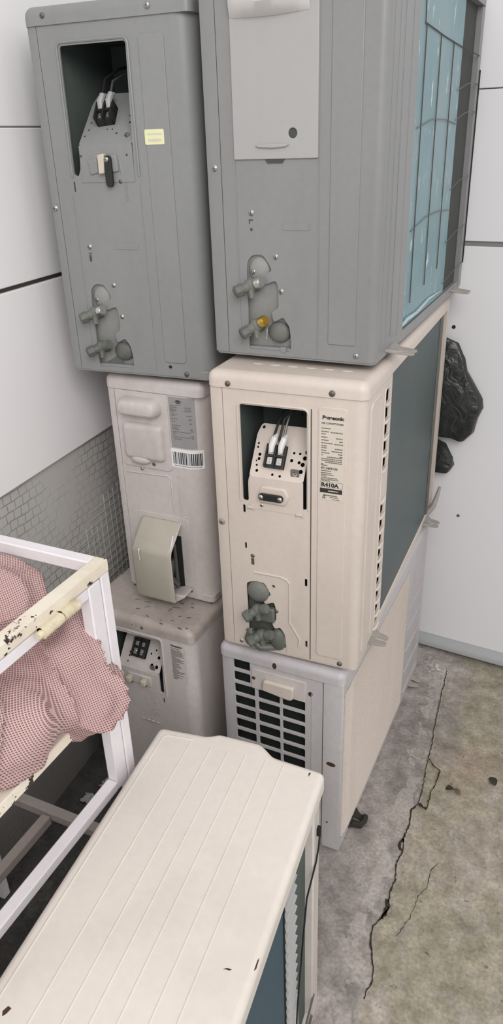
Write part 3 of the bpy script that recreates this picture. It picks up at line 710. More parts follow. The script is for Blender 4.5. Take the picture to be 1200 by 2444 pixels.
def build_D():
    f = fitD; w, l, h = f['w'], f['l'], f['h']
    r = root_of('outdoor_unit', f, zD, 'grey outdoor AC unit with small yellowed sticker, top of the left stack')
    U = rpoly([(.064, .376), (.0735, .372), (.0795, .385), (.0818, .4236), (.1865, .4236), (.1868, .376), (.1925, .376), (.1985, .58), (.066, .58)], .006, 3)
    holes = [U, rpoly([(x-.004, z) for x, z in VALVE_HOLE], .006, 3), rrect(.0605, .346, .0635, .3635, .0008, 1)]
    trim = opening_trim(r, .0605, .372, .2025, .5850, .010, 'grey')
    step = MB(); step.box(.0545, .0562, -.0006, .002, .02, .34); step.box(.2005, .2022, -.0006, .002, .008, .36)
    gro = MB(); gro.tube([(.165,-.0004,.40),(.166,-.0004,.375)], .0018, 6); gro.tube([(.172,-.0004,.36),(.173,-.0004,.33)], .0014, 6)
    shell(r, w, l, h, 'grey', 'grey', 'ggap', endholes=holes, emb=[(.2225,.031,.271,.5875,.008)], xtra=[trim, step, gro], rc=.034, side_y=.30, strip=.0225)
    mb = MB(); mb.box(w-.003, w, .30, l, .004, h-LT); ob('side_sheet', mb, 'grey', r)
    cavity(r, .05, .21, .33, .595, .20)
    o, P, R = terminal_plate(r, .0818, .1927, .362, .4236, .508, .079, 'grey',
        [(.10,.30,.0022),(.06,.18,.0022),(.10,.44,.0022),(.45,.30,.0018),(.55,.30,.0018),(.84,.42,.0025),(.93,.43,.003),(.95,.56,.0032),(.80,.55,.0022),(.90,.90,.003),(.65,.22,.0022)])
    terminal_block(r, P, R, .40, .52, .034, .036, .022, slant=-.12, clipmat='door', wires=[[(-.006,-.022,.03),(-.004,-.028,.06),(.006,-.01,.10),(.02,.02,.14)],[(.01,-.022,.03),(.012,-.026,.055),(.02,.0,.10),(.04,.03,.13)]])
    screw(r, .178, .437, .012, .9, 'dsteel')
    screw(r, .0845, .4065, -.0005, .45, 'gap'); screw(r, .181, .4065, -.0005, .45, 'gap'); screw(r, .1624, .363, -.0005, .6, 'dsteel')
    bs = MB(); bs.prism([(.098,.40),(.118,.402),(.12,.378),(.102,.374)], 'y', -.004, .001); ob('clamp_boss', bs, 'grey', r, bevel=.002); bs = MB(); bs.prism([(.148,.408),(.16,.408),(.163,.38),(.15,.378)], 'y', -.005, .001); ob('clamp_boss', bs, 'grey', r, bevel=.002)
    iv = MB(); iv.prism([(.125,.408),(.139,.410),(.136,.377),(.1245,.376)], 'y', -.012, .0); ob('cable_guide', iv, 'ivory', r, bevel=.002)
    cl = ob('cable_clamp', panel([rrect(.1365, .354, .1515, .4065, .0065, 5)], .006, END, -.010, .0015), 'blackp', r); screw(r, .1432, .400, -.011, .75)
    screw(r, .0416, .626, -.004, .7, 'dsteel'); screw(r, .2468, .6250, -.004, .85); screw(r, .0116, .3175, 0, .95); screw(r, .2694, .010, -.001, .8, 'dsteel')
    screw(r, .0784, .2482, 0, .85); screw(r, .123, .1773, 0, .75); screw(r, .1345, .117, 0, .75)
    mb = MB(); mb.box(.0755, .082, -.001, .001, .2355, .237); mb.box(.0765, .080, -.0014, .001, .2215, .233); ob('key_slot', mb, 'ggap', r)
    ob('badge', panel([rrect(.1365, .2445, .1866, .2563, .001, 1)], .0014, END, -.001, .0004), 'grey', r)
    ob('drain_hole', panel([circ(.2341, .0225, .0035, 10)], .0006, END, -.0006), 'black', r)
    st = label(r, 'sticker', .2215, .4215, .2595, .4455, 'yellow', y=-.0024)
    ob('fine_print', bars([(.227,.255,.438,.0022),(.228,.2535,.4285,.004)], -.0026), 'label', st, smooth=False)
    valve_well(r, -.004, 'well', .012)
    mb = MB(); mb.sphere((.090, .010, .152), .025, 16, 10, (.9, .4, 1)); ob('valve_dome', mb, 'well', r)
    screw(r, .080, .1475, .003, .85)
    valve(r, .078, .124, .32, 'valve', 'steel'); valve(r, .084, .056, .3, 'valved', 'valved')
    mb = MB(); mb.sphere((.125, .012, .045), .022, 14, 9, (1, .6, .9)); mb.box(.075, .118, .012, .02, .015, .115); ob('valve_insulation', mb, 'valved', r)
    return r
build_D()

def build_E():
    f = fitE; w, l, h = f['w'], f['l'], f['h']
    r = root_of('outdoor_unit', f, zE, 'taupe outdoor AC unit with hooded valve cover and barcode, middle of left stack')
    gro = MB(); gro.tube([(.0285,-.0003,.30),(.03,-.0003,.305),(.14,-.0003,.3095),(.146,-.0003,.304),(.148,-.0003,.22)], .0018, 6)
    gro.tube([(.166,-.0003,.316),(.166,-.0003,.25),(.170,-.0003,.215),(.178,-.0003,.214)], .0018, 6)
    shell(r, w, l, h, 'taupe', 'taupe', xtra=[gro], rc=.045, side_y=.30, strip=.020)
    mb = MB(); mb.box(w-.003, w, .30, l, .004, h-LT); ob('side_sheet', mb, 'taupe', r)
    sr = MB(); sr.tube([(w+.0005, .10, .03), (w+.0005, .10, .44), (w+.0005, .115, .455), (w+.0005, .25, .455)], .004, 8); ob('side_rib', sr, 'taupe', r)
    # terminal cover with moulded scoop
    d = ob('terminal_cover', panel([rrect(.0235, .322, .1535, .4965, [.012, .012, .002, .002], 4)], .005, END, -.003, .0012), 'beige', r)
    cv = MB()
    def loft(rings):
        m = len(rings[0]); vs = [p for rg in rings for p in rg]; fs = []
        for k in range(len(rings)-1):
            for i in range(m): fs.append((k*m+i, k*m+(i+1) % m, (k+1)*m+(i+1) % m, (k+1)*m+i))
        fs.append(tuple((len(rings)-1)*m+i for i in range(m))); mb = MB(); mb.add(vs, fs); return mb
    def dome(x0, z0, x1, z1, rr, dep, y0=-.003, nst=5, edge=.012):
        rings = []
        for k in range(nst+1):
            t = k/nst; e = edge*(1-math.cos(t*PI/2)); yy = y0-dep*math.sin(t*PI/2)
            rings.append([(p[0], yy, p[1]) for p in rrect(x0+e, z0+e, x1-e, z1-e, max(min(rr-e*.6, (z1-z0)/2-e-.001, (x1-x0)/2-e-.001), .0015), 5)])
        return loft(rings)
    ob('cover_bulge', dome(.038, .343, .140, .428, .012, .012), 'beige', d)
    ob('hand_scoop', dome(.036, .444, .140, .486, .019, .026, edge=.012), 'beige', d)
    lp = MB(); lp.sphere((.077, -.004, .343), .027, 16, 8, (1, .5, .45)); ob('cover_lip', lp, 'beige', d)
    screw(r, .1075, .3345, -.003, .7, 'dsteel'); screw(r, .074, .318, -.002, .6)
    # hooded valve cover, open on the right
    ob('cover_flange', panel([rrect(.050, .004, .184, .2115, [.003, .008, .012, .006], 4)], .003, END, -.002, .001), 'beige', r)
    vc = MB()
    prof = [(-.002, .200), (-.006, .1985), (-.055, .152), (-.0605, .146), (-.0625, .138), (-.061, .028), (-.056, .017), (-.045, .013)]   # y,z
    xs = [.058, .0585, .062, .068, .156, .1605, .163, .1635]
    ins = [.022, .010, .004, .0, .0, .001, .004, .006]
    vs = []; fs = []
    for x, e in zip(xs, ins):
        for (yy, zz) in prof: vs.append((x, min(yy+e*(1 if yy < -.01 else .3), -.002), zz-e*.4))
    m = len(prof)
    for i in range(len(xs)-1):
        for j in range(m-1): fs.append((i*m+j, i*m+j+1, (i+1)*m+j+1, (i+1)*m+j))
    o = len(vs); vs += [(.058, -.002, .013), (.058, -.002, .19)]
    fs.append(tuple(range(m))+(o,))
    vc.add(vs, fs)
    vco = ob('valve_cover', vc, 'cover', r); so = vco.modifiers.new('solid', 'SOLIDIFY'); so.thickness = .003; so.offset = -1
    lip = MB(); lip.tube([(.1635, -.002+.0, .198), (.1635, -.008, .194), (.1635, -.054, .150), (.1635, -.058, .138), (.1635, -.056, .026), (.163, -.05, .018)], .0024, 8); ob('cover_rim', lip, 'beige', vco)
    bot = MB(); bot.prism([(.09, .013), (.163, .013), (.185, .030), (.185, .034), (.160, .034), (.13, .020)], 'y', -.045, -.004); ob('cover_floor', bot, 'beige', vco, bevel=.003)
    dk = MB(); dk.box(.10, .162, -.0045, -.003, .03, .165); ob('hood_shade', dk, 'black', r)  # dark sheet stands in for the shade inside the hood
    pp = MB(); pp.cyl((.150, -.014, .035), (.150, -.016, .15), .005, .004, 10); pp.cyl((.135, -.024, .05), (.142, -.02, .11), .010, .008, 10); pp.tube([(.12,-.03,.06),(.14,-.035,.075),(.155,-.02,.045)], .006, 8); ob('valve_pipe', pp, 'dsteel', r)
    screw(r, .178, .022, -.002, .6, 'dsteel')
    dr = MB(); dr.tube([(.086, -.0655, .146), (.0862, -.0665, .137), (.0865, -.0655, .118)], [.002, .0012, .0008], 6); dr.sphere((.086, -.064, .147), .0026, 8, 6); dr.tube([(.158,-.030,.178),(.160,-.040,.166),(.1625,-.052,.155)], [.0028, .0022, .0008], 6); ob('paint_drip', dr, 'white', vco)
    # labels
    def wrap_label(name, x0, z0, x1, z1, mat, off, par=r):
        # label follows the flat and then the rounded corner
        rc = .045; xf = w-rc; n = 16; vs = []; fs = []
        for i in range(n+1):
            s = x0+(x1-x0)*i/n
            if s <= xf: p = (s, -off)
            else:
                a = (s-xf)/rc; p = (xf+(rc+off)*math.sin(a), rc-(rc+off)*math.cos(a))
            vs += [(p[0], p[1], z0), (p[0], p[1], z1)]
        for i in range(n): fs.append((2*i, 2*i+2, 2*i+3, 2*i+1))
        mb = MB(); mb.add(vs, fs); o = ob(name, mb, mat, par); return o
    def wpt(s, off):
        rc = .045; xf = w-rc
        if s <= xf: return (s, -off)
        a = (s-xf)/rc; return (xf+(rc+off)*math.sin(a), rc-(rc+off)*math.cos(a))
    sl = wrap_label('rating_label', .1565, .3815, .2165, .4935, 'silver', .0006)
    def wbars(rows, off, mat, name, par):
        mb = MB()
        for (a, b_, z, t) in rows:
            k = max(1, int((b_-a)/.004))
            for i in range(k):
                p = wpt(a+(b_-a)*i/k, off); q_ = wpt(a+(b_-a)*(i+.82)/k, off)
                mb.add([(p[0], p[1], z-t/2), (q_[0], q_[1], z-t/2), (q_[0], q_[1], z+t/2), (p[0], p[1], z+t/2)], [(0, 1, 2, 3)])
        return ob(name, mb, mat, par, smooth=False)
    rows = [(.176,.186,.4775,.0013),(.160,.176,.475,.0014),(.160,.177,.4715,.0018),(.160,.176,.4675,.0018),(.160,.175,.464,.0018),(.163,.168,.4605,.0015),(.160,.178,.4565,.0013),(.161,.170,.4535,.0015),(.161,.176,.4465,.0018),(.161,.170,.4405,.0016),(.161,.183,.432,.0018),(.161,.176,.427,.0014),(.162,.179,.4235,.0016),(.161,.205,.418,.0014),(.163,.172,.4145,.0013),(.163,.168,.411,.0013),(.162,.205,.4065,.0012),(.165,.184,.4015,.0018)]
    rows += [(.194,.209,.473,.0014),(.195,.209,.469,.0016),(.192,.210,.465,.0016),(.198,.210,.4555,.0015),(.202,.209,.447,.0025),(.203,.209,.438,.0025),(.203,.211,.425,.002),(.205,.212,.421,.002),(.205,.212,.41,.002),(.206,.212,.4055,.002)]
    wbars(rows, .0009, 'inkg', 'fine_print', sl)
    em = panel([circ(.1795, .4840, .001, 24, 7.2, 3.6)], .0004, END, -.0007); ob('oval_emblem', em, 'emblem', sl)
    ob('emblem_print', text_mesh('Carrier', .0042, END, (.1795, -.00125, .4828), .00005, align='CENTER'), 'silver', sl, smooth=False)
    wl = wrap_label('barcode_label', .1535, .3355, .2300, .3790, 'paper', .001)
    rows = []; x = .1575; rb = random.Random(3); mb = MB()
    while x < .2265:
        t = rb.choice((.0007, .0011, .0017, .0024)); p = wpt(x, .0014); q_ = wpt(x+t, .0014)
        mb.add([(p[0], p[1], .3435), (q_[0], q_[1], .3435), (q_[0], q_[1], .3715), (p[0], p[1], .3715)], [(0, 1, 2, 3)]); x += t+rb.choice((.0008, .0012, .0018))
    ob('barcode', mb, 'emblem', wl, smooth=False)
    wbars([(.160, .223, .3400, .0016)], .0014, 'inkg', 'fine_print', wl)
    return r
build_E()

def build_F():
    f = fitF; w, l, h = f['w'], f['l'], f['h']
    r = root_of('outdoor_unit', f, 0., 'dusty beige outdoor AC unit with peeling lid, bottom of the left stack')
    U = rpoly([(.068, .328), (.081, .328), (.083, .375), (.2005, .383), (.2005, .328), (.2105, .328), (.2145, .4845), (.068, .4785)], .006, 3)
    holes = [U, rrect(.205, .297, .2095, .313, .0008, 1)]
    for (x, z) in ((.178,.285),(.186,.270),(.172,.262),(.180,.255),(.188,.250),(.170,.300),(.175,.244)): holes.append(circ(x, z, .0024, 8))
    trim = opening_trim(r, .064, .323, .2185, .4895, .01, 'beige')
    tb = MB()
    for x in (.145, .16, .172, .186): tb.tube([(x-.005,-.001,.224),(x-.004,-.003,.231),(x+.004,-.003,.231),(x+.004,-.001,.226)], .0018, 6)
    tb.box(.1985, .2000, -.001, .001, .35, .385)
    shell(r, w, l, h, 'beige', 'peel', endholes=holes, xtra=[trim, tb], rc=.028, side_y=.3, strip=.028)
    mb = MB(); mb.box(w-.003, w, .30, l, .004, h-LT); ob('side_sheet', mb, 'beige', r)
    sr = MB(); sr.tube([(w+.0005, .16, .03), (w+.0005, .16, .43), (w+.0005, .175, .445), (w+.0005, .3, .445)], .004, 8); ob('side_rib', sr, 'beige', r)
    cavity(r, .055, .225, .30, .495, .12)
    o, P, R = terminal_plate(r, .086, .2005, .322, .378, .450, .055, 'beige', [(.9,.45,.004),(.9,.2,.0045),(.78,.22,.004),(.95,.7,.003),(.8,.62,.0025),(.7,.5,.0025),(.88,.75,.002),(.2,.4,.002),(.2,.3,.002),(.2,.15,.002)])
    terminal_block(r, P, R, .45, .58, .036, .046, .016, clips=False)
    ob('ground_symbol', panel([rrect(.176, .388, .1885, .401, .001, 1)], .0006, END, .002), 'inkg', r)
    mb = MB(); mb.box(.112, .178, -.004, .001, .338, .366); ob('clamp_boss', mb, 'beige', r, bevel=.003)
    for x in (.1225, .163):
        mb = MB(); mb.box(x-.008, x+.006, -.018, -.003, .345, .362); ob('cable_clamp', mb, 'ivory', r, bevel=.003); screw(r, x, .343, -.008, .8, 'dsteel')
    ob('dust_print', panel([rrect(.142, .322, .152, .327, .001, 1)], .0006, END, -.0006), 'gap', r)
    lab = label(r, 'rating_label', .2415, .378, .279, .4860, 'beige', y=-.0006)
    ob('print', text_mesh('Panasonic', .0075, END, (.2425, -.0009, .4785), .00026), 'ink', lab, smooth=False)
    rows = [(.2425, .268, .474, .0016)]
    z = .469
    rr = random.Random(5)
    while z > .384:
        rows.append((.2425, .2425+rr.uniform(.010, .034), z, .0017)); z -= .0032
    ob('fine_print', bars(rows, -.0009), 'inkg', lab, smooth=False)
    screw(r, .17, h-.018, -.004, .6, 'dsteel')
    # flaked paint on the lid
    fk = MB(); rr = random.Random(11)
    for i in range(20):
        cx = rr.choice((rr.uniform(.20, .285), rr.uniform(.11, .285))); cy = rr.uniform(.006, .075) if rr.random() < .8 else rr.uniform(.08, .13)
        n = 7; a = rr.uniform(.004, .012); b_ = rr.uniform(.0007, .0024); th = rr.uniform(-.4, .7)
        pts = []
        for k in range(n):
            q_ = 2*PI*k/n; px = a*math.cos(q_)*rr.uniform(.7, 1.2); py = b_*math.sin(q_)*rr.uniform(.7, 1.2); pts.append((cx+px*math.cos(th)-py*math.sin(th), cy+px*math.sin(th)+py*math.cos(th), h+.0004+rr.uniform(0, .0003)))
        fk.add(pts, [tuple(range(n))])
    ob('paint_flake', fk, 'flake', r, smooth=False)
    return r
build_F()

def build_G():
    f = fitG; w, l, h = f['w'], f['l'], f['h']
    r = root_of('outdoor_unit', f, 0., 'foreground outdoor AC unit seen from above, bleached cream lid with long ribs')
    out = rpoly([(-.002, -.003), (w+.001, -.003), (w+.001, .791), (.212, .799), (.196, .812), (.182, .8215), (.106, .8225), (.094, .815), (.084, .811), (-.002, .806)], .012, 4)
    lidm = rounded_slab(out, h-.03, h, .011, 5)
    rib = MB()
    for u in (.067, .105, .136, .167, .203, .234):
        rib.tube([(u-.006*0, .012, h-.0012), (u, .3, h-.0012), (u, .785, h-.0012)], .0021, 8)
    rib.tube([(.016, .01, h-.001), (.016, .78, h-.001), (.022, .788, h-.001), (.07, .792, h-.001)], .0022, 8)
    ob('lid', [lidm, rib], 'top', r)
    for pts, za, zb in ((rpoly([(.2775,.779),(.281,.7815),(.2795,.772)], .001, 2), h+.0001, h+.0006), ([(.2965,.46),(.2995,.468),(.3,.455),(.2975,.449)], h-.006, h-.002),
                        ([(.262,.4395),(.266,.4425),(.272,.4425),(.270,.4405),(.265,.4405)], h+.0001, h+.0005), ([(.03,.31),(.033,.317),(.038,.316),(.036,.309),(.033,.305)], h+.0001, h+.0006)):
        mk = MB(); mk.prism(pts, 'z', za, zb); ob('paint_chip', mk, 'rust', r, smooth=False)
    mb = MB(); mb.box(.002, .006, .004, l-.004, .004, h-.028); mb.box(.002, w-.004, 0.002, .006, .004, h-.028); mb.box(.002, w-.03, l-.006, l-.002, .004, h-.028); ob('cabinet', mb, 'warm', r)
    ob('base_pan', rounded_slab(rrect(.002, .002, w-.002, l-.03, .01), 0, .03, .003), 'warm', r)
    mb = MB(); mb.box(w-.05, w-.012, .006, .598, .03, h-.03); ob('coil', mb, 'coilG', r)
    mb = MB(); mb.box(w-.013, w-.0105, .5955, .599, .03, h-.03); ob('coil_edge', mb, 'black', r)
    mb = MB(); mb.box(w-.046, w-.014, .599, .73, .03, h-.03); ob('dark_gap', mb, 'dark', r)
    # inner louvre tabs
    lv = MB()
    for i in range(15):
        z = .545-i*.0243
        lv.add([(w-.0135, .606, z), (w-.0135, .656, z-.003), (w-.0115, .656, z-.016), (w-.0115, .606, z-.013), (w-.0075, .606, z-.0155), (w-.0075, .656, z-.0185)], [(0,1,2,3), (3,2,5,4)])
    ob('louvre', lv, 'door', r, smooth=False)
    mb = MB(); mb.box(w-.0135, w-.010, .60, .665, .03, .185); ob('inner_sheet', mb, 'scoop', r)
    mb = MB(); mb.box(w-.024, w+.0005, .722, .758, .004, h-.028); ob('corner_post', mb, 'warm', r, bevel=.003)
    mb = MB(); mb.tube([(w+.004, .742, .508), (w+.0045, .744, .494), (w+.004, .739, .47), (w+.003, .728, .448), (w+.001, .712, .43), (w-.002, .69, .405), (w-.003, .672, .33), (w-.004, .655, .25), (w-.004, .64, .19), (w-.003, .63, .14)], .0015, 8)
    mb.cyl((w+.003, .742, .512), (w+.003, .742, .496), .0045, .0045, 10); ob('cable', mb, 'cable', r)
    mb = MB(); mb.tube([(w, .03, .033), (w, .72, .033)], .0022, 6); mb.tube([(w+.001, .4, .045), (w+.001, .73, .085)], .0018, 6); ob('guard_wire', mb, 'dsteel', r)
    return r
build_G()

# ------------------------------------------------------------------ setting
aL = .0726
wl = bpy.data.objects.new('wall_left', None); COL.objects.link(wl); wl.location = (-.715, 0, 0); wl.rotation_euler = (0, 0, aL); struct(wl)
mb = MB(); mb.box(-.10, -.012, -1.6, 1.1, -.05, .90)
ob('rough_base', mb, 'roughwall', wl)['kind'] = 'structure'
mb = MB(); mb.box(-.10, -.0105, -1.6, 1.1, .90, 2.7); ob('seam_backing', mb, 'gap', wl)['kind'] = 'structure'
for i, (z0, z1) in enumerate(((.863, 1.2505), (1.2595, 1.5390), (1.5408, 2.2))):
    mb = MB(); mb.box(-.0105, 0, -1.6, 1.1, z0, z1); ob('wall_panel', mb, 'wallp', wl, bevel=.002)['kind'] = 'structure'
aB = -.0658
wb = bpy.data.objects.new('wall_back', None); COL.objects.link(wb); wb.location = (0, .8707, 0); wb.rotation_euler = (0, 0, aB); struct(wb)
mb = MB(); mb.box(-1.0, 1.6, .006, .08, -.05, 2.7); ob('seam_backing', mb, 'wseam', wb)['kind'] = 'structure'
for (z0, z1) in ((.006, 1.2455), (1.2575, 1.5915), (1.5940, 2.3)):
    mb = MB(); mb.box(-1.0, 1.6, 0, .0065, z0, z1); ob('wall_panel', mb, 'wallb', wb, bevel=.0015)['kind'] = 'structure'
mb = MB(); mb.prism([(.0, .006), (-.016, .006), (-.022, .012), (-.022, .022), (-.016, .032), (-.007, .037), (-.003, .040), (0, .046)], 'x', -1.0, 1.6)
mb = MB(); mb.cyl((-.006, .001, 1.04), (-.006, -.0015, 1.04), .005, .005, 12); o_ = ob('screw_hole', mb, 'black', wb); o_.scale = (1, 1, 1); o_['kind'] = 'structure'
mb = MB(); mb.prism([(.0, .006), (-.016, .006), (-.022, .012), (-.022, .022), (-.016, .032), (-.007, .037), (-.003, .040), (0, .046)], 'x', -1.0, 1.6)
bs = struct(ob('baseboard_back', mb, 'cove')); bs.location = wb.location; bs.rotation_euler = wb.rotation_euler

CRACK = [(.06,.868),(.083,.80),(.089,.76),(.096,.66),(.104,.561),(.108,.50),(.118,.43),(.120,.389),(.124,.33),(.133,.25),(.131,.204),(.122,.188),(.128,.14),(.126,.097),(.133,.06),(.128,.022),(.137,-.02),(.134,-.056),(.143,-.097),(.136,-.12),(.124,-.147),(.131,-.19),(.150,-.232),(.156,-.259),(.150,-.30),(.152,-.36),(.13,-.45),(.12,-.6),(.13,-.8),(.12,-1.3)]
CRACK = CRACK[::-1]
def crack_x(y):
    for i in range(len(CRACK)-1):
        a, b_ = CRACK[i], CRACK[i+1]
        if a[1] <= y <= b_[1]:
            t = (y-a[1])/max(b_[1]-a[1], 1e-6); return a[0]+(b_[0]-a[0])*t
    return CRACK[-1][0] if y > CRACK[-1][1] else CRACK[0][0]
def sstep(a, b_, x): t = min(1, max(0, (x-a)/(b_-a))); return t*t*(3-2*t)
def mixv(a, b_, t): return tuple(p+(q_-p)*t for p, q_ in zip(a, b_))
c_lilac, c_plaster, c_green, c_tan, c_red, c_dark = [lin(c)[:3] for c in ('#9d9692', '#aaa29d', '#a39c8a', '#a89f92', '#ab9484', '#5a544e')]
def frange(a, b_, s):
    n = max(1, round((b_-a)/s)); return [a+(b_-a)*i/n for i in range(n)]
xs = frange(-.80, -.04, .04)+frange(-.04, .46, .0055)+frange(.46, 1.5, .05)+[1.5]
ys = frange(-1.7, -.44, .04)+frange(-.44, .90, .006)+[.90, 1.0]
vs = []; cols = []
for y in ys:
    cx = crack_x(y)
    for x in xs:
        P3 = Vector((x, y, 0)); n1 = noise.fractal(P3*7, 1., 2., 5); n2 = noise.fractal(P3*19+Vector((5, 3, 1)), 1., 2., 4); n3 = noise.noise(P3*3.2+Vector((9, 2, 4)))
        d = x-cx
        left = 1-sstep(-.002, .004, d)
        z = -.0012+.0006*n2+(1-left)*(-.0035+.0022*n1-.002*sstep(.0, .05, d))-.0025*math.exp(-(d/.006)**2)
        # colours
        blot = sstep(.10, .22, n1+.35*n2+.25*math.exp(-((d+.035)/.045)**2)-.02) * (1-sstep(.05, .10, -d-.07*n3))
        lc = mixv(c_lilac, c_plaster, max(0, blot)); lc = mixv(lc, c_dark, .25*sstep(.0, .5, -n3)+.0)
        rc_ = mixv(c_green, c_tan, sstep(-.15, .25, n3+.5*n1)); rc_ = mixv(rc_, c_red, .6*math.exp(-((x-.215)**2+(y-.40)**2)/.0045)); rc_ = mixv(rc_, lc, .45*sstep(.1, .35, n2)+.7*sstep(.30, .50, y)*(1-sstep(.05, .09, d)))
        c = mixv(rc_, lc, left)
        if x < -.12: c = mixv(c, (.030, .031, .029), .88*min(1, (-.12-x)/.15))  # shade under the units and cage, put into the floor colour
        g = .92+.18*n2; c = tuple(max(0, v*g) for v in c)
        al = .5*(math.exp(-((d+.03)/.055)**2)*left + (.75*math.exp(-((d-.03)/.03)**2)*sstep(.22, .34, y)+.55*max(0, n3))*(1-left))
        vs.append((x, y, z)); cols.append(c+(al,))
nx = len(xs); fs = []
for j in range(len(ys)-1):
    for i in range(nx-1): fs.append((j*nx+i, j*nx+i+1, (j+1)*nx+i+1, (j+1)*nx+i))
nf = len(fs)
def ribbon(path, wfun, z=.0008, seed=0):
    rr = random.Random(seed); pts = []
    for i in range(len(path)-1):
        a, b_ = Vector(path[i]), Vector(path[i+1]); k = max(2, int((b_-a).length/.006))
        for t in range(k):
            p = a.lerp(b_, t/k); pts.append(Vector((p.x+rr.uniform(-.0016, .0016), p.y)))
    pts.append(Vector(path[-1]))
    o = len(vs)
    for i, p in enumerate(pts):
        t = (pts[min(i+1, len(pts)-1)]-pts[max(0, i-1)]).normalized(); nn = Vector((-t.y, t.x)); ww = wfun(i/len(pts), p)*rr.uniform(.5, 1.5)
        for s in (-1, 1): vs.append((p.x+nn.x*ww*s, p.y+nn.y*ww*s, z)); cols.append((.03, .025, .02, 1))
    for i in range(len(pts)-1): fs.append((o+2*i, o+2*i+1, o+2*i+3, o+2*i+2))
ribbon([c for c in CRACK if -.32 < c[1] < .80], lambda t, p: .0011 if p.y > .2 else .0016, seed=2)
ribbon([(.124,.372),(.14,.352),(.158,.341),(.160,.31),(.153,.26),(.156,.205)], lambda t, p: .0014, seed=4)
ribbon([(.134,.212),(.145,.205),(.156,.203)], lambda t, p: .0035, seed=5)
ribbon([(.215,.06),(.205,.03),(.207,-.01),(.195,-.04),(.19,-.10),(.175,-.15)], lambda t, p: .0007, seed=6)
ribbon([(.126,.094),(.121,.075),(.129,.06)], lambda t, p: .003, seed=8)
ribbon([(.135,-.075),(.14,-.1),(.137,-.125)], lambda t, p: .004, seed=9)
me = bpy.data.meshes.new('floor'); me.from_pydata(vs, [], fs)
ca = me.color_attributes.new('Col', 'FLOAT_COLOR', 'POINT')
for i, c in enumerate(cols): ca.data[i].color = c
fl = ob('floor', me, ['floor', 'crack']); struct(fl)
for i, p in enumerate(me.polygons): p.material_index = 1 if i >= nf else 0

# wire lath patch hanging loose from the left wall
mb = MB(); rr = random.Random(4)
for i in range(13):
    y = .03+i*.0235; zt = .66+.006*i+rr.uniform(-.05, .03) if i > 3 else .60-.02*(3-i)
    zt = min(zt, .70+.02*i); zt = .56+.012*i+rr.uniform(-.02, .035)
    mb.tube([(0, y+rr.uniform(-.002, .002), .37), (.001, y+rr.uniform(-.003, .003), (.37+zt)/2), (0, y, zt)], .0013, 5)
for j in range(15):
    z = .375+j*.0215; y0 = .02+max(0, (z-.55))*1.2+rr.uniform(0, .02)
    mb.tube([(.001, y0, z+rr.uniform(-.002, .002)), (.002, (y0+.335)/2, z+rr.uniform(-.003, .003)), (.001, .335, z)], .0013, 5)
lath = ob('wire_mesh', mb, 'wire'); tag(lath, 'loose square wire mesh patch on the grey wall beside the hooded unit', 'wire mesh')
lath.location = (-.715, 0, 0); lath.rotation_euler = (0, 0, aL)
lath.data.transform(Matrix.Translation((-.0105, 0, 0)))

# ------------------------------------------------------------------ metal cage with hinged door
XC = -.245
cage = empty('metal_cage', (-.45, -.75, 0), 0, 'white chipped-paint metal frame cage with hinged door at left foreground', 'cage')
def bar(name, p0, p1, a, b_, mat, parent=cage, inv=True):
    """rectangular tube between two points along one axis; a,b = section sizes of the other two axes"""
    mb = MB(); x0, y0, z0 = p0; x1, y1, z1 = p1
    d = [abs(x1-x0), abs(y1-y0), abs(z1-z0)]; k = d.index(max(d))
    if k == 0: mb.box(min(x0, x1), max(x0, x1), y0-a/2, y0+a/2, z0-b_/2, z0+b_/2)
    elif k == 1: mb.box(x0-a/2, x0+a/2, min(y0, y1), max(y0, y1), z0-b_/2, z0+b_/2)
    else: mb.box(x0-a/2, x0+a/2, y0-b_/2, y0+b_/2, min(z0, z1), max(z0, z1))
    mb.v = [(v[0]+.45, v[1]+.75, v[2]) for v in mb.v]
    o = ob(name, mb, mat, parent, bevel=.002); return o
YB = -.410; YF = -1.18; XL = -.655; ZT = .951; s = .02
bar('post', (XC-s/2, YB, 0), (XC-s/2, YB, ZT-.0095), s, s, 'frame'); bar('post', (XC-s/2, YF, 0), (XC-s/2, YF, ZT-.0095), s, s, 'frame')
bar('post', (XL, YB, 0), (XL, YB, ZT-.0095), s, s, 'frame'); bar('post', (XL, YF, 0), (XL, YF, ZT-.0095), s, s, 'frame')
bar('top_rail', (XC-s/2, YB+.01, ZT), (XC-s/2, YF-.01, ZT), s+.002, s, 'framey'); bar('top_rail', (XL, YB+.01, ZT), (XL, YF-.01, ZT), s, s, 'frame')
bar('top_rail', (XC-s-.0005, YB, ZT), (XL+s/2, YB, ZT), s, s, 'frame'); bar('top_rail', (XC-s-.0005, YF, ZT), (XL+s/2, YF, ZT), s, s, 'frame')
bar('shelf_rail', (XC-.014, YB-.04, .730), (XC-.014, YF, .730), .02, .02, 'framey')
bar('shelf_rail', (XL, YB, .730), (XL, YF, .730), .02, .02, 'frame')
bar('stretcher', (XC-s, YB, .352), (XL, YB, .352), .02, .02, 'dull'); bar('stretcher', (-.458, YB-.01, .345), (-.458, YF, .345), .02, .02, 'dull'); bar('stretcher', (XC-s, YF, .352), (XL, YF, .352), .02, .02, 'dull')
dr = bpy.data.objects.new('door', None); COL.objects.link(dr); dr.parent = cage
bar('door_stile', (XC-.010, YB-.0265, .543), (XC-.010, YB-.0265, ZT-.0125), .020, .028, 'frame', dr)
bar('door_rail', (XC-.010, YB-.041, ZT-.0215), (XC-.010, YF+.02, ZT-.0215), .018, .018, 'frame', dr)
bar('door_rail', (XC-.010, YB-.041, .552), (XC-.010, YF+.02, .552), .02, .018, 'frame', dr)
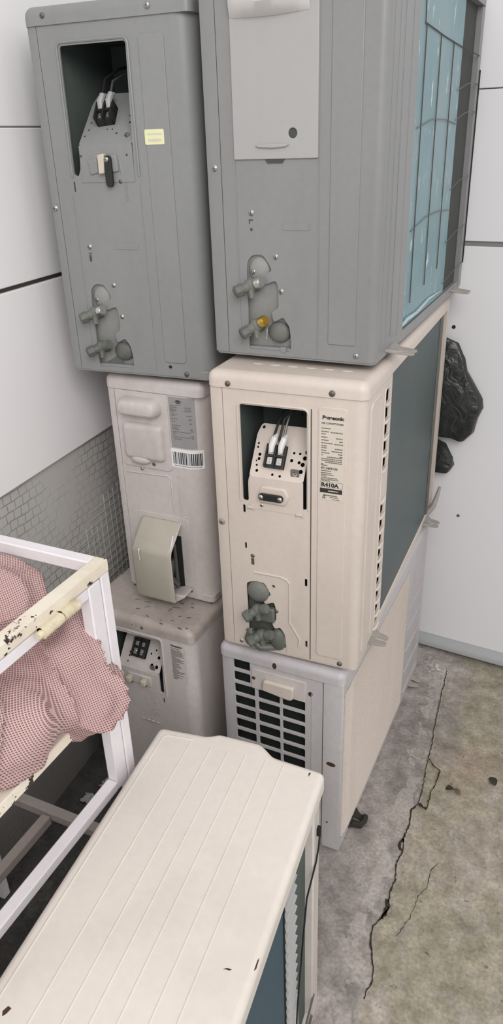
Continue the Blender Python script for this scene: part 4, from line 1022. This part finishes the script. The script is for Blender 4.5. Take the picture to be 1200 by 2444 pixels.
for (ya, yb) in ((-.487, -.520), (-.523, -.562)):
    mb = MB(); mb.cyl((XC+.45+.007, ya+.75, ZT-.014), (XC+.45+.007, yb+.75, ZT-.014), .0085, .0085, 14)
    if ya < -.52: mb.cyl((XC+.457, yb+.75, ZT-.014), (XC+.457, yb+.742, ZT-.014), .006, .005, 12)
    mb.box(XC+.45, XC+.458, yb+.75, ya+.75, ZT-.022, ZT-.006)
    ob('hinge_barrel', mb, 'hinge', cage)

# ------------------------------------------------------------------ pink net sack stuffed in the cage
def net_sack():
    mb = MB()
    for c, r_, sc in (((-.405,-.475,.856), .086, (1.1,.85,1.10)), ((-.43,-.52,.85), .09, (1.05,.95,1.12)), ((-.43,-.60,.855), .10, (1.1,1.1,1.05)), ((-.33,-.545,.792), .09, (1.15,1.2,.72)), ((-.262,-.482,.768), .062, (1,1.05,.95)), ((-.275,-.475,.815), .048, (1,1,1.1)),
                      ((-.30,-.60,.80), .085, (1,1.1,.72)), ((-.35,-.70,.835), .10, (1.1,1.1,.8)), ((-.38,-.85,.83), .11, (1.0,1.2,.8)), ((-.38,-.98,.82), .10, (1.0,1,.75)), ((-.285,-.445,.845), .03, (1,1,1.3))):
        mb.sphere(c, r_, 28, 18, sc)
    me = mb.mesh(); o = bpy.data.objects.new('tmp', me); COL.objects.link(o)
    rm = o.modifiers.new('r', 'REMESH'); rm.mode = 'VOXEL'; rm.voxel_size = .0052
    sm = o.modifiers.new('s', 'SMOOTH'); sm.iterations = 22; sm.factor = .6
    dg = bpy.context.evaluated_depsgraph_get(); me2 = bpy.data.meshes.new_from_object(o.evaluated_get(dg)); bpy.data.objects.remove(o)
    nrm = [v.normal.copy() for v in me2.vertices]
    for v, n_ in zip(me2.vertices, nrm):
        p = v.co
        wq = Vector((noise.noise(p*9), noise.noise(p*9+Vector((7,1,3))), noise.noise(p*9+Vector((2,8,5)))))
        q_ = p+wq*.035
        f1 = noise.noise(Vector((q_.x*9+q_.z*8, q_.y*11-q_.z*7, q_.z*4)))
        ridge = (1-abs(f1)*2.2); ridge = max(0, ridge)**3
        f2 = noise.fractal(p*10, 1., 2., 3)
        v.co = p+n_*(.016*ridge+.010*f2-.004)
    # long hem fold round the belly
    me2.update()
    e1 = Vector((.75, .66, .0)).normalized(); e2 = Vector((.45, -.45, -.77)).normalized(); e2 = (e2-e1*e1.dot(e2)).normalized()
    ul = me2.uv_layers.new(name='UVMap')
    for lp in me2.loops:
        p = me2.vertices[lp.vertex_index].co; n_ = noise.noise_vector(p*8)*.012
        ul.data[lp.index].uv = (p.dot(e1)+n_.x+.25*p.z, p.dot(e2)+n_.y+.15*p.x)
    o = ob('net_sack', me2, 'net', ang=80)
    return tag(o, 'crumpled pink mesh sack stuffed inside the white metal cage', 'sack')
net_sack()

# ------------------------------------------------------------------ black plastic bag wedged behind the cream unit
def plastic_bag():
    prof = [(-.03,.63,.01),(.022,.635,.02),(.034,.655,.022),(.028,.68,.02),(.006,.715,.016),(-.02,.73,.012),(-.02,.742,.012),(.03,.742,.02),(.058,.738,.026),(.078,.762,.028),(.086,.80,.03),(.098,.835,.03),(.092,.86,.028),(.062,.905,.026),(.046,.93,.022),(.036,.965,.016),(.014,1.005,.01),(-.03,1.02,.008)]
    vs = []; fs = []; n = len(prof)
    cxs = -.05
    yb = .842
    nl = 7
    for k in range(nl):
        t = k/(nl-1); th = PI*t
        for (x, z, d) in prof:
            s_ = math.sin(th); xx = cxs+(x-cxs)*(1-.10*(1-s_)); yy = yb-d*math.cos(th)*.8
            nn = noise.noise(Vector((x*30, k*1.7, z*24)))*.006
            vs.append((xx+nn, yy+nn*.5, z+nn*.4))
    for k in range(nl-1):
        for i in range(n-1): fs.append((k*n+i, k*n+i+1, (k+1)*n+i+1, (k+1)*n+i))
    fs.append(tuple(range(n))); fs.append(tuple((nl-1)*n+i for i in range(n-1, -1, -1)))
    mb = MB(); mb.add(vs, fs); me = mb.mesh('plastic_bag')
    bm = bmesh.new(); bm.from_mesh(me); bmesh.ops.triangulate(bm, faces=[f_ for f_ in bm.faces if len(f_.verts) > 4]); bm.to_mesh(me); bm.free()
    o = ob('plastic_bag', me, 'bag', ang=60)
    return tag(o, 'black plastic bag wedged between the back wall and the cream unit', 'plastic bag')
plastic_bag()

# ------------------------------------------------------------------ floor litter
def leaf(x, y, L, W, rz, mat, lab):
    n = 9; vs = []; fs = []
    for i in range(n):
        t = i/(n-1); w_ = W*math.sin(PI*t)**.7*.5+.0004
        zz = .0025+.003*math.sin(PI*t)
        for s_ in (-1, 0, 1): vs.append((L*(t-.5), w_*s_, zz+(.003 if s_ else 0)*math.sin(PI*t)))
    for i in range(n-1):
        for k in range(2): fs.append((i*3+k, i*3+k+1, (i+1)*3+k+1, (i+1)*3+k))
    mb = MB(); mb.add(vs, fs); o = ob('dry_leaf', mb, mat); o.location = (x, y, -.0055); o.rotation_euler = (0, 0, rz)
    return tag(o, lab, 'leaf', 'dry leaves on the floor')
leaf(.291, .362, .030, .020, 2.1, 'leaf', 'dark curled dry leaf on concrete farthest to the right')
leaf(.1945, .293, .022, .016, .5, 'leaf', 'dark dry leaf on concrete right of the crack, touching a brown one')
leaf(.214, .291, .024, .012, -.6, 'leafb', 'brown dry leaf on concrete right of the crack, beside a dark one')
mb = MB(); rr = random.Random(9)
for i in range(9):
    cx, cy = .035+rr.uniform(-.022, .03), .765+rr.uniform(-.03, .035); k = 5
    mb.add([(cx+rr.uniform(.003, .01)*math.cos(2*PI*j/k), cy+rr.uniform(.003, .012)*math.sin(2*PI*j/k), rr.uniform(.0, .010)) for j in range(k)], [(0,1,2),(0,2,3),(0,3,4)])
tag(ob('plastic_wrap', mb, 'foil', smooth=False), 'crumpled clear wrap glinting on floor near the back wall', 'plastic wrap')
def rag(x, y, z, lab, sc, seed):
    rr = random.Random(seed); mb = MB(); n = 8; vs = []; fs = []
    for j in range(n):
        for i in range(n): vs.append(((i/(n-1)-.5)*sc[0]+rr.uniform(-.004, .004), (j/(n-1)-.5)*sc[1]+rr.uniform(-.004, .004), .004+.012*abs(noise.noise(Vector((i*.6, j*.6, seed*3.1))))))
    for j in range(n-1):
        for i in range(n-1): fs.append((j*n+i, j*n+i+1, (j+1)*n+i+1, (j+1)*n+i))
    mb.add(vs, fs); o = ob('scrap_paper', mb, 'door'); o.location = (x, y, z); o.rotation_euler = (0, 0, rr.uniform(0, 1.5)); return tag(o, lab, 'litter', 'scraps on the dark floor')
rag(-.64, -.11, 0, 'pale scrap on the dark floor under the cage, nearer the stretcher', (.035, .03), 1)
rag(-.615, .0-.055, 0, 'pale crumpled scrap on dark floor under the cage, nearer the left stack', (.03, .05), 2)

rag(-.672, -.475, 0, 'grey crumpled scrap on the dark floor at the left edge, below the cage', (.08, .06), 3)

# ------------------------------------------------------------------ light
w = bpy.data.worlds.new('World'); scn.world = w; w.use_nodes = True
nt = w.node_tree; bg = nt.nodes['Background']
tc = N(nt, 'ShaderNodeTexCoord'); sp = N(nt, 'ShaderNodeSeparateXYZ'); nt.links.new(tc.outputs['Generated'], sp.inputs[0])
mr = N(nt, 'ShaderNodeMapRange', i_1=-.3, i_2=.9, i_3=.70, i_4=1.04); nt.links.new(sp.outputs[2], mr.inputs[0])
nt.links.new(mr.outputs[0], bg.inputs['Strength']); bg.inputs['Color'].default_value = (1., 1., 1., 1)
def area(name, loc, target, size, energy, col=(1, .985, .97)):
    ld = bpy.data.lights.new(name, 'AREA'); ld.shape = 'DISK'; ld.size = size; ld.energy = energy; ld.color = col
    o = bpy.data.objects.new(name, ld); COL.objects.link(o); o.location = loc
    o.rotation_euler = (Vector(target)-Vector(loc)).to_track_quat('-Z', 'Y').to_euler(); return o
area('front_fill', (1.35, -2.3, 2.8), (-.55, .1, .8), 1.8, 62)  # area lamp added at right front to brighten the left stack and wall

# ------------------------------------------------------------------ camera
yaw, pitch, roll, fpx = -.4537, -.4654, -.0349, 1771.53
cy, sy, cp, spn = math.cos(yaw), math.sin(yaw), math.cos(pitch), math.sin(pitch)
fw = Vector((sy*cp, cy*cp, spn)); rt = Vector((cy, -sy, 0)); up = rt.cross(fw)
cr, sr = math.cos(roll), math.sin(roll)
Rv = rt*cr+up*sr; Uv = -rt*sr+up*cr
cam = bpy.data.cameras.new('Camera'); co = bpy.data.objects.new('Camera', cam); COL.objects.link(co)
mat = Matrix((Rv, Uv, -fw)).transposed().to_4x4(); mat.translation = Vector((.3633, -1.158, 1.5053)); co.matrix_world = mat
cam.sensor_fit = 'HORIZONTAL'; cam.sensor_width = 36; cam.lens = 36*fpx/1200; cam.clip_start = .01
scn.camera = co
scn.view_settings.view_transform = 'Standard'; scn.view_settings.look = 'None'; scn.view_settings.exposure = 0.
